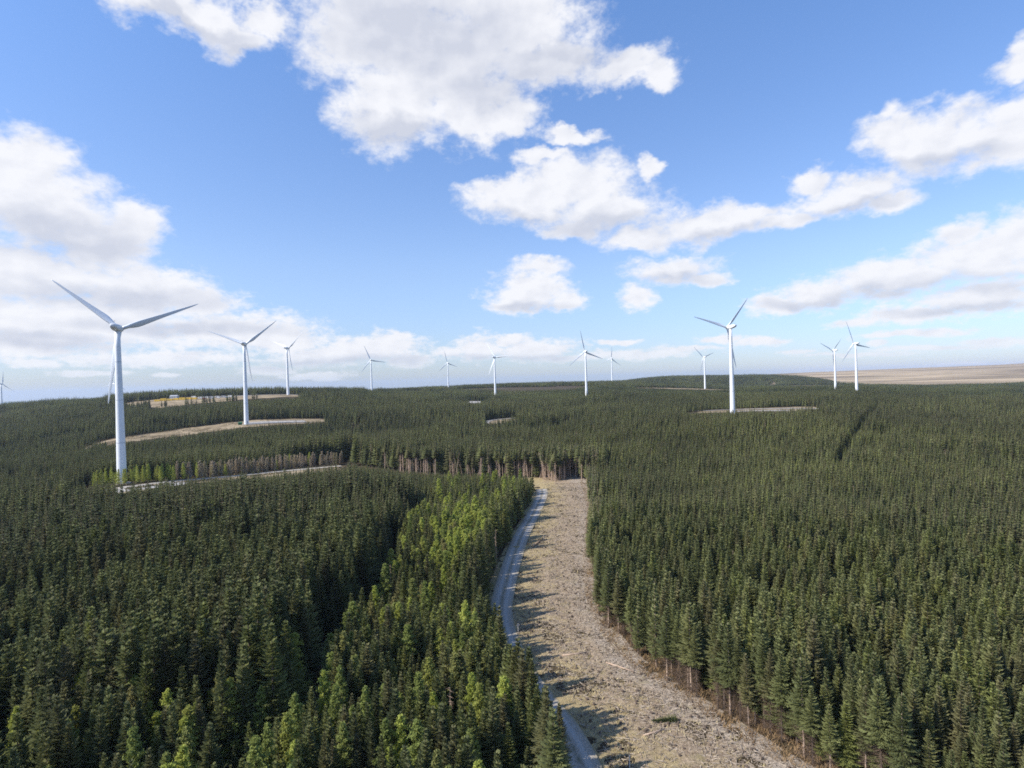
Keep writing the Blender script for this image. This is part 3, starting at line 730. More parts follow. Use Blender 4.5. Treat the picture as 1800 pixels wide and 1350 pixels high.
# tall bare-trunked spruces on the stand edge at the end of the strip
wi = np.where(wallsel)[0]; wi = wi[np.argsort(yr_[wi]-.4*xr_[wi])]; nw = 0
for i_ in wi:
    if nw > 230: break
    if np.sin(xr_[i_]*.45)+.5*np.sin(xr_[i_]*1.3+1) < -1.0: wallsel[i_] = False; continue
    v = f'wall{rng.integers(3)}' if rng.random() < .68 else f'dead{rng.integers(2)}'
    dead = v[0] == 'd'
    lab = ('dead needleless spruce, pale bare trunk leaning in the stand edge beyond the felled strip' if dead else 'tall spruce with long pale bare trunk in the stand edge beyond the felled strip')
    place('bare_spruce', v, xr_[i_], yr_[i_], Zn[i_], Hn[i_]*(1 if not dead else .8), lab, 'tree', ('dead spruces in the far stand edge' if dead else 'pale trunked spruces of the far stand edge'),
          rng.uniform(0, 6.28), rng.uniform(0, .38) if dead else rng.uniform(.01, .07), rng.uniform(.75, 1.5)); nw += 1
from collections import Counter
print('KINDS', Counter(o.name.split('.')[0] for o in COL.objects if not o.parent))
print('walls', nw, 'belt', nb_, 'larch', len(Lp), 'near', len(Pn), 'mid', len(Pm), 'patch', len(Pp), 'fill', len(Pf))

# the rest of the forest: ONE object
rest = ~sel & ~wallsel
rows = [(xr_[rest], yr_[rest], Hn[rest]/14, widths[rest], Vn[rest])]
for P, kind, nv in ((Pm, 'mid', 3), (Pf, 'mid', 3), (Pp, 'patch', 4)):
    if kind == 'mid': hh = height(P[:, 0], P[:, 1])*rng.normal(1, .16, len(P)).clip(.5, 1.4)*hollow(P[:, 0]*.7, P[:, 1]*.6)
    else: hh = np.minimum(height(P[:, 0], P[:, 1]), 15.5)*rng.normal(1, .06, len(P))
    rows.append((P[:, 0], P[:, 1], hh/14, np.ones(len(P))*(1.15 if kind == 'mid' else 1.1), np.array([f'{kind}{k}' for k in rng.integers(0, nv, len(P))], dtype=object)))
X = np.concatenate([r[0] for r in rows]); Y = np.concatenate([r[1] for r in rows]); SZ = np.concatenate([r[2] for r in rows]); WD = np.concatenate([r[3] for r in rows]); VR = np.concatenate([r[4] for r in rows])
WDr = np.where(np.char.startswith(VR.astype(str), 'patch'), WD, WD*SZ)
names = sorted(set(VR.tolist())); idx = {n: k for k, n in enumerate(names)}
pm = bpy.data.meshes.new('spruce_forest'); pm.vertices.add(len(X))
pm.vertices.foreach_set('co', np.c_[X, Y, hgt(X, Y)-.15].astype(np.float32).ravel())
def fattr(n, t, a): at = pm.attributes.new(n, t, 'POINT'); at.data.foreach_set('vector' if t == 'FLOAT_VECTOR' else 'value', a)
fattr('var', 'INT', np.array([idx[v] for v in VR], np.int32))
fattr('scl', 'FLOAT_VECTOR', np.c_[WDr, WDr, SZ].astype(np.float32).ravel())
fattr('rot', 'FLOAT_VECTOR', np.c_[rng.normal(0, .02, len(X)), rng.normal(0, .02, len(X)), rng.uniform(0, 6.28, len(X))].astype(np.float32).ravel())
forest = obj('spruce_forest', pm)
tag(forest, 'dense dark green spruce plantation covering the rolling ground to the ridge', 'forest', kind='stuff')
ng = bpy.data.node_groups.new('planting', 'GeometryNodeTree')
ng.interface.new_socket('Geometry', in_out='INPUT', socket_type='NodeSocketGeometry'); ng.interface.new_socket('Geometry', in_out='OUTPUT', socket_type='NodeSocketGeometry')
gi = ng.nodes.new('NodeGroupInput'); go = ng.nodes.new('NodeGroupOutput'); jn = ng.nodes.new('GeometryNodeJoinGeometry')
def nattr(name, t): n = ng.nodes.new('GeometryNodeInputNamedAttribute'); n.data_type = t; n.inputs[0].default_value = name; return n.outputs[0]
av = nattr('var', 'INT'); as_ = nattr('scl', 'FLOAT_VECTOR'); ar = nattr('rot', 'FLOAT_VECTOR')
e2r = ng.nodes.new('FunctionNodeEulerToRotation'); ng.links.new(ar, e2r.inputs[0])
for n, k in idx.items():
    oi = ng.nodes.new('GeometryNodeObjectInfo'); oi.inputs['Object'].default_value = KIT[n]['joined']
    cm = ng.nodes.new('FunctionNodeCompare'); cm.data_type = 'INT'; cm.operation = 'EQUAL'; ng.links.new(av, cm.inputs[2]); cm.inputs[3].default_value = k
    ip = ng.nodes.new('GeometryNodeInstanceOnPoints'); ng.links.new(gi.outputs[0], ip.inputs['Points']); ng.links.new(cm.outputs[0], ip.inputs['Selection'])
    ng.links.new(oi.outputs['Geometry'], ip.inputs['Instance']); ng.links.new(e2r.outputs[0], ip.inputs['Rotation']); ng.links.new(as_, ip.inputs['Scale'])
    ng.links.new(ip.outputs[0], jn.inputs[0])
ng.links.new(jn.outputs[0], go.inputs[0])
md = forest.modifiers.new('planting', 'NODES'); md.node_group = ng

# ------------------------------------------------------------------ turbines
def tower_mesh(h):
    mb = MB(); n = 40; zs = [-1, 0, h*.28, h*.56, h*.8, h]; 
    def R_(z): t = max(0, z)/h; return 2.25-(2.25-1.25)*t**1.05
    rings = []
    for z in (-1, 0, h*.15, h*.3, h*.45, h*.6, h*.75, h*.9, h):
        rings.append([(R_(z)*math.cos(2*PI*j/n), R_(z)*math.sin(2*PI*j/n), z) for j in range(n)])
    return mb.loft(rings)
def nacelle_mesh():
    mb = MB(); n = 20; rings = []
    # along +Y (rotor side); rear at -Y
    for y, w, zt, zb in ((-6.6, .5, 1.55, .95), (-6.4, 1.25, 1.75, .2), (-5.2, 1.55, 1.85, -.55), (-3.0, 1.7, 1.9, -1.25), (-.5, 1.75, 1.9, -1.6), (1.6, 1.7, 1.8, -1.6), (2.6, 1.45, 1.5, -1.4), (2.9, 1.1, 1.1, -1.0)):
        zc = (zt+zb)/2; hh = (zt-zb)/2; ring = []
        for j in range(n):
            a = 2*PI*j/n; ca, sa = math.cos(a), math.sin(a); e = .55
            ring.append((w*math.copysign(abs(ca)**e, ca), y, zc+hh*math.copysign(abs(sa)**e, sa)))
        rings.append(ring[::-1])
    return mb.loft(rings)
def hub_mesh():
    mb = MB(); n = 20; rings = []
    for y, r_ in ((2.92, 1.05), (3.0, 1.45), (3.6, 1.62), (4.5, 1.6), (5.2, 1.35), (5.75, .9), (6.05, .4), (6.12, .05)):
        rings.append([(r_*math.cos(2*PI*j/n), y, r_*math.sin(2*PI*j/n)) for j in range(n)][::-1])
    return mb.loft(rings)
def blade_mesh(L=37.6):
    """root at origin going +Z, flapwise = +Y, chord along X"""
    mb = MB(); rings = []; n = 18
    for s, ch, th, tw, xo in ((0, 1.9, 1.0, 0, 0), (.03, 1.9, 1.0, 0, 0), (.07, 2.1, .82, 26, .05), (.12, 2.7, .52, 24, .25), (.18, 3.15, .34, 20, .42), (.24, 3.1, .27, 16, .42),
                          (.35, 2.6, .22, 11, .36), (.5, 2.05, .18, 7, .28), (.65, 1.6, .16, 4, .2), (.8, 1.15, .14, 2, .12), (.9, .85, .14, 1, .06), (.96, .55, .14, 0, .0), (.99, .28, .15, 0, -.05), (1., .08, .2, 0, -.08)):
        tw = math.radians(tw+4); ring = []
        for j in range(n):
            a = 2*PI*j/n; x = math.cos(a)*.5; y = math.sin(a)*.5*th
            if th < .9: y *= (1-.55*(x+.5)); x = x
            x = x*ch+xo; y = y*ch
            ring.append((x*math.cos(tw)-y*math.sin(tw), x*math.sin(tw)+y*math.cos(tw)+1.1*s*s, s*L))
        rings.append(ring)
    return mb.loft(rings)
NAC = nacelle_mesh().mesh('nacelle', M['paint'], True); HUB = hub_mesh().mesh('hub', M['paint'], True); BL_ = blade_mesh().mesh('blade', M['blade'], True)
for me_ in (NAC, HUB, BL_): pass
vane = MB(); vane.cyl((0, 0, 0), (0, 0, 1.3), .05, .04, 5); vane.cyl((-.5, 0, 1.2), (.5, 0, 1.2), .035, .035, 5); vane.box(.35, .75, -.02, .02, 1.22, 1.5); vane.cyl((-.5, 0, 1.2), (-.5, 0, 1.5), .09, .09, 6)
VANE = vane.mesh('wind_vane', M['grey'])
TL = {
 'a': 'nearest and largest white wind turbine, its base beside the pale access road',
 'b': 'turbine on the brown hillside clearing, a green cabinet at its foot',
 'c': 'white turbine at the right end of the ridge clearing holding the yellow containers',
 'd': 'small distant turbine on the skyline about midway between the ridge clearing and the photo centre',
 'e': 'small skyline turbine just left of the photo centre, blades like a tilted Y',
 'f': 'mid-sized turbine near the photo centre, one blade pointing right, foot lost in spruces',
 'g': 'turbine straight beyond the end of the felled strip, one blade almost upright',
 'h': 'tiny far turbine on the wooded ridge, just right of the one beyond the felled strip',
 'i': 'small far turbine immediately left of the large right-hand turbine, by the dark wooded hill',
 'j': 'largest turbine in the right half, beside the gravel clearing, two blades raised in a V',
 'k': 'turbine in front of the brown moor, left of its neighbour, blades seen nearly edge-on',
 'l': 'turbine in front of the brown moor, the farthest right in the photo',
 'm': 'far turbine cut by the left edge of the photo',
 'n': 'far turbine mostly hidden behind the tower of the nearest turbine'}
for k, (hub, Y, yaw, ph) in TURB.items():
    tx, ty, tz, hz = TP[k]; h = hz-tz-1.6
    t = empty('wind_turbine', (tx, ty, tz), 0); tag(t, TL[k], 'wind turbine', 'turbines of the wind farm')
    obj('tower', tower_mesh(h).mesh('tower', M['paint'], True), t)
    if k in 'abj':
        fl = MB(); n = 40
        for zf in (h*.27, h*.55, h*.8):
            rf = 2.25-(2.25-1.25)*(zf/h)**1.05+.022
            fl.loft([[(rf*math.cos(2*PI*j/n), rf*math.sin(2*PI*j/n), zf+dz) for j in range(n)] for dz in (-.11, .11)])
        fl.obj('flange_rings', M['cabin_grey'], t)
    fb = MB(); n = 28; fb.loft([[(r_*math.cos(2*PI*j/n), r_*math.sin(2*PI*j/n), z) for j in range(n)] for r_, z in ((4.2, -1.2), (4.2, .28), (2.6, .42))]); fb.obj('foundation', M['concrete'], t)
    if k in 'abj':
        dr = MB(); a0 = math.atan2(-ty, -tx)
        dr.box(2.12, 2.30, -.5, .5, 1.6, 3.8); d_ = dr.obj('door', M['grey'], t); d_.rotation_euler = (0, 0, a0+.35)
        stp = MB()
        for s_ in range(5): stp.box(2.3+s_*.28, 2.3+(s_+1)*.28, -.55, .55, 1.45-s_*.26-.08, 1.45-s_*.26)
        for sg in (-.55, .55): stp.cyl((2.35, sg, 2.5), (3.7, sg, 1.2), .03, .03, 5); stp.cyl((3.7, sg, .3), (3.7, sg, 1.2), .03, .03, 5)
        s_ = stp.obj('steps', M['grey'], t); s_.rotation_euler = (0, 0, a0+.35)
    yr = -math.radians(yaw)
    nc = obj('nacelle', NAC, t, (0, 0, h+1.6)); nc.rotation_euler = (0, 0, yr)
    if k in 'abj': 
        vn = obj('wind_vane', VANE, nc, (0, -5.2, 1.78))
    hb = obj('hub', HUB, t, (0, 0, h+1.6)); hb.rotation_euler = (0, 0, yr)
    c_, s_ = math.cos(yr), math.sin(yr)
    for b3 in range(3):
        a = math.radians(ph)+b3*2*PI/3
        bl = obj('blade', BL_, t)
        # rotor frame: x' = in-plane horizontal, y' = rotor axis; the blade's +Z turns to angle a
        Rm = Matrix.Rotation(yr, 4, 'Z') @ Matrix.Translation((0, 4.1, 0)) @ Matrix.Rotation(PI/2-a, 4, 'Y') @ Matrix.Translation((0, 0, 1.3))
        bl.matrix_local = Matrix.Translation((0, 0, h+1.6)) @ Rm

# ------------------------------------------------------------------ small things
def post(px, py, H, lab, bar=True):
    g = ground_at(px, py); x, y = g[0], g[1]; z = h1(x, y)
    t = empty('marker_post', (x, y, z), rng.uniform(-.3, .3)); tag(t, lab, 'post', 'white marker posts')
    MB().box(-.07, .07, -.07, .07, -.2, H).obj('post', M['post'], t)
    if bar: MB().box(-.32, .32, -.09, -.07, H-.42, H-.2).obj('crossbar', M['post'], t)
post(911, 1113, 2.1, 'white T-shaped marker post, upper of the pair in tree shadows beside the track')
post(930, 1152, 2.1, 'white marker post below its twin, in shadow beside the track', False)
post(954, 867, 2.3, 'pale marker post at the far end of the track', False)
post(1107, 1352, 1.9, 'marker post at the bottom edge of the photo, mid felled strip', False)
def log(px, py, L, r_, rz, lab, mat=None):
    g = ground_at(px, py); z = h1(g[0], g[1])
    t = empty('felled_log', (g[0], g[1], z+r_+.12), rz); tag(t, lab, 'log')
    mb = MB(); mb.cyl((-L/2, 0, 0), (L/2, 0, 0), r_, r_*.8, 10)
    mb.obj('stem', mat or M['pale_bark'], t, True)
    e = MB(); e.cyl((-L/2-.02, 0, 0), (-L/2, 0, 0), r_*.97, r_*.97, 10); e.obj('cut_end', M['wood'], t)
log(943, 958, 7, .38, 1.15, 'pale orange cut log lying on the bank right of the track', M['wood'])
log(1010, 1152, 5, .16, .2, 'thin grey stem lying across the middle of the felled strip')
log(1090, 1175, 6, .15, -.7, 'thin felled stem lying in the pale brash nearer the right edge')
log(1150, 1290, 4, .14, .4, 'short stem lying low on the felled strip near the bottom')
# felled spruce lying with its needles still on
g = ground_at(1195, 1268)
t = empty('fallen_spruce', (g[0], g[1], h1(g[0], g[1])+.35), 0); t.rotation_euler = (0, PI/2*.97, PI+.12); t.scale = (.34, .34, .34)
tag(t, 'small felled spruce lying flat on the pale brash, needles still green', 'fallen tree')
obj('crown', KIT['near2']['crown'], t); obj('trunk', KIT['near2']['trunk'], t)
# green cabinet by second turbine
tx, ty, tz, hz = TP['b']
t = empty('transformer_cabinet', (tx-5.6, ty-1.5, tz), .3); tag(t, 'dark green cabinet on the gravel at the foot of the hillside turbine', 'cabinet')
MB().box(-1.8, 1.8, -1.3, 1.3, 0, 2.3).obj('housing', M['green_paint'], t); mb = MB(); mb.add([(-2, -1.5, 2.31), (2, -1.5, 2.31), (2, 1.5, 2.31), (-2, 1.5, 2.31), (-2, 0, 2.9), (2, 0, 2.9)], [(0, 1, 5, 4), (2, 3, 4, 5), (0, 4, 3), (1, 2, 5), (0, 3, 2, 1)]); mb.obj('roof', M['green_paint'], t)
for sg in (-.85, .05): MB().box(sg, sg+.8, -1.33, -1.3, .2, 2.1).obj('door', M['green_paint'], t)

# compound on the ridge clearing
def cabin(px, Y, w, d, h, mat, name, lab, cat, roof=False, dx=0):
    x = (px-900)/F0*Y; z = h1(x, Y)+.7
    t = empty(name, (x, Y, z), rng.uniform(-.12, .12)); tag(t, lab, cat)
    MB().box(-w/2, w/2, -d/2, d/2, 0, h).obj('body', mat, t)
    if roof:
        mb = MB(); mb.add([(-w/2-.3, -d/2-.3, h+.01), (w/2+.3, -d/2-.3, h+.01), (w/2+.3, d/2+.3, h+.01), (-w/2-.3, d/2+.3, h+.01), (-w/2-.3, 0, h+1.7), (w/2+.3, 0, h+1.7)], [(0, 1, 5, 4), (2, 3, 4, 5), (0, 4, 3), (1, 2, 5), (0, 3, 2, 1)]); mb.obj('roof', M['cabin_grey'], t)
        for k in range(3): MB().box(-w*.38+k*w*.27, -w*.38+k*w*.27+w*.15, -d/2-.04, -d/2-.005, h*.4, h*.75).obj('window', M['dark'], t)
    elif name == 'shipping_container':
        mb = MB()
        for k in range(int(w/.4)): mb.box(-w/2+.1+k*.4, -w/2+.28+k*.4, -d/2-.05, -d/2-.002, .12, h-.12)
        mb.obj('side_ribs', mat, t)
    else:
        MB().box(-w*.32, -w*.10, -d/2-.04, -d/2-.005, h*.35, h*.75).obj('window', M['dark'], t); MB().box(w*.12, w*.12+.95, -d/2-.04, -d/2-.005, .05, h*.8).obj('door', M['cabin_grey'], t)
ycont = [(276, 968), (287, 972), (298, 970), (309, 974), (320, 971), (331, 976), (341, 974)]
pos_l = ['leftmost', 'second from left', 'third from left', 'middle one', 'third from right', 'second from right', 'rightmost']
for k, (px, Y) in enumerate(ycont):
    cabin(px, Y, 9.0, 2.6, 2.8+(.9 if k % 3 == 1 else 0), M['yellow'], 'shipping_container', f'yellow container, {pos_l[k]} in the yellow row on the ridge clearing', 'container')
cabin(306, 998, 12, 7, 4.2, M['cabin_grey'], 'site_office', 'grey gabled site office above the row of yellow containers', 'building', True)
cabs = [(352, 982, 6, 'white'), (362, 985, 6, 'white'), (372, 982, 7, 'grey'), (382, 986, 5, 'white'), (392, 988, 6, 'grey'), (340, 1000, 7, 'white'), (404, 990, 6, 'white')]
for k, (px, Y, w, c_) in enumerate(cabs):
    cabin(px, Y, w, 3, 2.9, M['cabin'] if c_ == 'white' else M['cabin_grey'], 'site_cabin', f'{c_} site cabin on the ridge clearing, {["nearest to", "second beyond", "third beyond", "fourth beyond", "fifth beyond", "set back behind", "farthest right of"][k]} the yellow containers', 'cabin')
def van(px, Y, mat, lab):
    x = (px-900)/F0*Y; t = empty('parked_van', (x, Y, h1(x, Y)+.7), rng.uniform(-.4, .4)); tag(t, lab, 'van')
    mb = MB(); prof = [(-2.6, .45), (2.5, .45), (2.6, 1.1), (1.7, 1.35), (1.2, 2.1), (-2.6, 2.2)]
    mb.loft([[(x_, y_, z_) for x_, z_ in prof] for y_ in (-.95, .95)]); mb.obj('body', mat, t)
    MB().box(.2, 1.1, -.98, -.955, 1.35, 1.9).obj('window', M['dark'], t)
    for wx in (-1.7, 1.7):
        for wy in (-.85, .85): w_ = MB(); w_.cyl((wx, wy-.12, .38), (wx, wy+.12, .38), .38, .38, 12); w_.obj('wheel', M['dark'], t)
van(358, 968, M['red'], 'red van parked right of the yellow containers'); van(371, 966, M['cabin'], 'white van parked left of centre in the row of vans on the ridge')
van(384, 970, M['cabin'], 'white van parked third in the row of vans on the ridge'); van(398, 972, M['cabin_grey'], 'grey van parked at the right end of the row of vans on the ridge')

# ------------------------------------------------------------------ brash, stumps and grass tufts on the strip (uncountable)
def scatter_strip(n, seed):
    r = np.random.default_rng(seed); y = 40+(yE-40)*r.random(n)**1.55; t = r.random(n)
    x = Xl(y)+6+(Xr(y)-Xl(y)-6)*t; return x, y, t, r
x, y, t_, r = scatter_strip(30000, 3)
keep = r.random(len(x)) < .25+.75*t_; x, y, t_ = x[keep], y[keep], t_[keep]; n = len(x)
z = hgt(x, y)+.16
L = r.uniform(.25, 1.5, n)*np.where(r.random(n) < .05, 2.2, 1); a = r.uniform(0, PI, n)+.0; w = r.uniform(.015, .06, n)
dx, dy = np.cos(a)*L/2, np.sin(a)*L/2; nx, ny = -np.sin(a)*w, np.cos(a)*w; dz = r.normal(0, .10, n)*L
h0 = r.uniform(0, .12, n)
Vb = np.stack([np.c_[x-dx-nx, y-dy-ny, z-dz+h0], np.c_[x+dx-nx, y+dy-ny, z+dz+h0], np.c_[x+dx+nx, y+dy+ny, z+dz+h0], np.c_[x-dx+nx, y-dy+ny, z-dz+h0],
               np.c_[x-dx, y-dy, z-dz+h0+w*1.6], np.c_[x+dx, y+dy, z+dz+h0+w*1.6]], 1).reshape(-1, 3)
k = np.arange(n)[:, None]*6
Fb = np.concatenate([k+np.array([[0, 1, 5, 4]]), k+np.array([[3, 4, 5, 2]])])
mt, nt = new_mat('brash'); q = NT(nt); pos = q.n('ShaderNodeNewGeometry').outputs['Position']
c = q.mix(q.rng(q.noise(pos, 1.7, 3, .7), .35, .65), (.15, .11, .08), (.46, .38, .29)); q.out(q.bsdf(c, .9, .1).outputs[0]); M['brash'] = mt
bo = obj('brash', mesh('brash', Vb, Fb, mt)); tag(bo, 'grey and pale cut branches strewn over the felled strip', 'brash', kind='stuff')
# tufts
x, y, t_, r = scatter_strip(16000, 4); keep = r.random(len(x)) < 1.05-.95*t_; x, y = x[keep], y[keep]; n = len(x); z = hgt(x, y)+.08
Vs = []; 
for k in range(5):
    a = r.uniform(0, 6.28, n); l = r.uniform(.18, .5, n); hh = r.uniform(.15, .42, n); s = .05
    cx, cy = x+r.normal(0, .12, n), y+r.normal(0, .12, n)
    Vs.append(np.stack([np.c_[cx-np.sin(a)*s, cy+np.cos(a)*s, z], np.c_[cx+np.sin(a)*s, cy-np.cos(a)*s, z], np.c_[cx+np.cos(a)*l, cy+np.sin(a)*l, z+hh]], 1).reshape(-1, 3))
Vs = np.concatenate(Vs); Fs = np.arange(len(Vs)).reshape(-1, 3)
mt, nt = new_mat('dry_grass'); q = NT(nt); pos = q.n('ShaderNodeNewGeometry').outputs['Position']
c = q.mix(q.rng(q.noise(pos, .4, 4, .7), .35, .65), (.30, .23, .11), (.56, .46, .26)); q.out(q.bsdf(c, .9, .1).outputs[0])
go_ = obj('dry_grass', mesh('dry_grass', Vs, Fs, mt)); tag(go_, 'straw coloured grass tufts on the felled strip', 'grass', kind='stuff')
# stumps (one mass: hundreds of them, a pixel or two each)
x, y, t_, r = scatter_strip(900, 6); Vs = []; Fs = []
for k in range(len(x)):
    rr = r.uniform(.12, .24); hh = r.uniform(.2, .42); z0 = h1(x[k], y[k]) if k % 1 == 0 else 0
    b0 = len(Vs)
    for zz, q_ in ((z0-.1, 1.25), (z0+.1+hh, 1.)):
        for j in range(7): Vs.append((x[k]+rr*q_*math.cos(j*.8976), y[k]+rr*q_*math.sin(j*.8976), zz))
    for j in range(7): Fs.append((b0+j, b0+(j+1) % 7, b0+7+(j+1) % 7, b0+7+j))
    Fs.append(tuple(b0+7+j for j in range(7)))
so2 = obj('tree_stumps', mesh('tree_stumps', Vs, Fs, M['bark'])); tag(so2, 'low cut stumps dotted over the felled strip', 'stumps', kind='stuff')
# rusty dead bracken / brash heap along foot of the right edge
n = 9000; r = np.random.default_rng(9); y = 60+(yE-60)*r.random(n)**1.4; x = Xr(y)+r.uniform(-1.5, 7, n); z = hgt(x, y); Vs = []
for k in range(3):
    a = r.uniform(0, 6.28, n); l = r.uniform(.3, .9, n); hh = r.uniform(.1, .9, n); s = .06
    Vs.append(np.stack([np.c_[x-np.sin(a)*s, y+np.cos(a)*s, z+.05], np.c_[x+np.sin(a)*s, y-np.cos(a)*s, z+.05], np.c_[x+np.cos(a)*l, y+np.sin(a)*l, z+hh]], 1).reshape(-1, 3))
Vs = np.concatenate(Vs); mt, nt = new_mat('bracken'); q = NT(nt); pos = q.n('ShaderNodeNewGeometry').outputs['Position']
c = q.mix(q.rng(q.noise(pos, .5, 4, .7), .35, .65), (.14, .085, .045), (.34, .23, .12)); q.out(q.bsdf(c, .9, .1).outputs[0])
bk = obj('dead_bracken', mesh('dead_bracken', Vs, np.arange(len(Vs)).reshape(-1, 3), mt)); tag(bk, 'rusty dead bracken and twigs under the right-hand edge trees', 'bracken', kind='stuff')

# low scrub and tussocks on the far clearings
r = np.random.default_rng(31); Vs = []
for line, W_, nn, hh_ in ((r2, W2, 3600, .7), (r4, W4, 2400, .6), (r3, W3, 2500, .5), ([tuple(p_) for p_ in r1], (16,)*len(r1), 2500, 1.0), (r6, (30, 90, 80, 30), 1200, 1.8)):
    ln = np.asarray(line); k = r.integers(0, len(ln)-1, nn); t = r.random(nn)[:, None]; P = ln[k]+(ln[k+1]-ln[k])*t
    T_ = ln[k+1]-ln[k]; T_ /= np.hypot(T_[:, 0], T_[:, 1])[:, None]; w_ = np.array(W_)[k]; P = P+np.c_[T_[:, 1], -T_[:, 0]]*(r.uniform(-.55, .55, nn)*w_)[:, None]
    P = P[(np.sin(P[:, 0]*.21)+np.sin(P[:, 1]*.17+P[:, 0]*.05)+r.normal(0, .5, nn)) > .1]
    if line is not r2: P = P[d_line(P[:, 0], P[:, 1], np.array(r1)) > 3.5]
    nn = len(P); z = hgt(P[:, 0], P[:, 1])+.3
    for c_ in range(5):
        a = r.uniform(0, 6.28, nn); l = r.uniform(.3, 1.1, nn)*hh_; h_ = r.uniform(.3, 1., nn)*hh_; cx = P[:, 0]+r.normal(0, .35, nn); cy = P[:, 1]+r.normal(0, .35, nn)
        Vs.append(np.stack([np.c_[cx-np.sin(a)*l*.5, cy+np.cos(a)*l*.5, z-.2], np.c_[cx+np.sin(a)*l*.5, cy-np.cos(a)*l*.5, z-.2], np.c_[cx+np.cos(a)*l*.3, cy+np.sin(a)*l*.3, z+h_]], 1).reshape(-1, 3))
Vs = np.concatenate(Vs); mt, nt = new_mat('scrub'); q = NT(nt); pos = q.n('ShaderNodeNewGeometry').outputs['Position']
c = q.mix(q.rng(q.noise(pos, .3, 4, .7), .35, .65), (.12, .11, .055), (.36, .27, .16)); q.out(q.bsdf(c, .9, .1).outputs[0])
sb = obj('low_scrub', mesh('low_scrub', Vs, np.arange(len(Vs)).reshape(-1, 3), mt)); tag(sb, 'brown tussocks and low scrub on the clearings and road verges', 'scrub', kind='stuff')

# ------------------------------------------------------------------ haze
HB = MB(); HB.box(-23000, 23000, -23000, 23000, float(min(TZ.min(), 0))-1.2, 185)
mt, nt = new_mat('haze'); q = NT(nt); pv = q.n('ShaderNodeVolumePrincipled'); pv.inputs['Color'].default_value = (.68, .79, 1.0, 1); pv.inputs['Density'].default_value = 4.5e-5; pv.inputs['Anisotropy'].default_value = .2
o_ = q.n('ShaderNodeOutputMaterial'); nt.links.new(pv.outputs[0], o_.inputs['Volume'])
hz_ = HB.obj('haze', mt); tag(hz_, kind='stuff', label='thin pale haze lying over the whole plateau', cat='haze')

# ------------------------------------------------------------------ sun and sky
SUN_AZ = math.radians(-111); SUN_EL = math.radians(41.5)
sd = Vector((math.sin(SUN_AZ)*math.cos(SUN_EL), math.cos(SUN_AZ)*math.cos(SUN_EL), math.sin(SUN_EL)))
sun = bpy.data.lights.new('sun', 'SUN'); sun.energy = 3.6; sun.angle = math.radians(.5); sun.color = (1, .95, .87)
so_ = bpy.data.objects.new('sun', sun); COL.objects.link(so_); so_.rotation_euler = sd.to_track_quat('Z', 'Y').to_euler()
W = bpy.data.worlds.new('World'); S.world = W; W.use_nodes = True; nt = W.node_tree
for n in list(nt.nodes): nt.nodes.remove(n)
q = NT(nt)
sky = q.n('ShaderNodeTexSky', sky_type='NISHITA'); sky.sun_disc = False; sky.sun_elevation = SUN_EL; sky.sun_rotation = SUN_AZ
sky.altitude = 400; sky.air_density = 1.0; sky.dust_density = .6; sky.ozone_density = 2.2
tc = q.n('ShaderNodeTexCoord').outputs['Generated']
dirn = q.vec('NORMALIZE', tc)
# cloud field in (azimuth, elevation) degrees
CL = [ # photo pixel centre, half sizes -> converted to directions
 (330,15,150,55),(410,55,62,48),(250,-15,120,42),(460,20,60,40),
 (625,55,120,110),(765,95,190,130),(900,215,60,45),(690,195,115,85),(810,150,140,105),(905,45,150,95),(960,115,110,55),(1090,120,105,38),(1165,125,48,30),(1000,243,55,18),(740,-40,240,90),(860,210,90,45),
 (1010,330,120,58),(925,350,120,45),(1070,365,110,48),(1150,285,26,24),(1010,395,75,22),(870,330,70,26),(960,285,60,18),
 (1250,392,165,33),(1125,415,65,24),(1385,388,65,16),(1335,372,70,20),
 (1495,345,115,36),(1420,322,42,26),(1570,360,60,24),
 (1640,245,130,62),(1770,240,110,72),(1575,235,58,48),(1800,115,75,36),(1810,70,40,36),
 (1180,472,86,30),(1245,487,48,14),(1120,522,36,22),
 (930,512,88,34),(990,525,48,22),(905,535,60,22),(950,476,52,18),
 (1710,450,150,48),(1565,490,140,38),(1440,512,95,30),(1360,537,58,20),(1680,412,58,24),(1800,430,90,60),
 (1730,520,140,34),(1600,548,120,20),(1500,562,50,11),
 (35,315,125,92),(100,375,130,80),(180,425,110,62),(235,388,62,46),(10,280,70,45),(50,475,220,62),(250,505,150,60),(350,530,90,42),(120,565,300,62),(410,582,200,40),(30,610,170,30),(500,600,110,26),
 (660,612,105,30),(575,628,120,20),(840,612,50,26),(940,616,82,24),(1130,622,110,12),(290,658,30,5),(1340,603,55,9),(1540,604,24,7),(260,630,200,16),(1650,610,130,6),(1500,625,110,5),(60,640,60,10),(150,655,80,7),(470,650,60,9),(560,660,70,7),(720,636,50,12),(785,622,36,14),(900,598,40,12),(1010,630,60,9),(1090,600,50,7),(1200,616,70,8),(1270,598,50,8),(1400,620,40,5),(1600,585,120,9),(1750,600,80,9),(1700,640,100,4),(700,590,30,12)]
def azel(px, py): d = ray(px, py); d = d/np.linalg.norm(d); return math.degrees(math.atan2(d[0], d[1])), math.degrees(math.asin(d[2]))
ell = []
for cx, cy, rx, ry in CL:
    a, e = azel(cx, cy); a1, _ = azel(cx+rx, cy); a0, _ = azel(cx-rx, cy); _, e1 = azel(cx, cy-ry); _, e0 = azel(cx, cy+ry)
    ell.append((a, e, abs(a1-a0)/2, abs(e1-e0)/2))
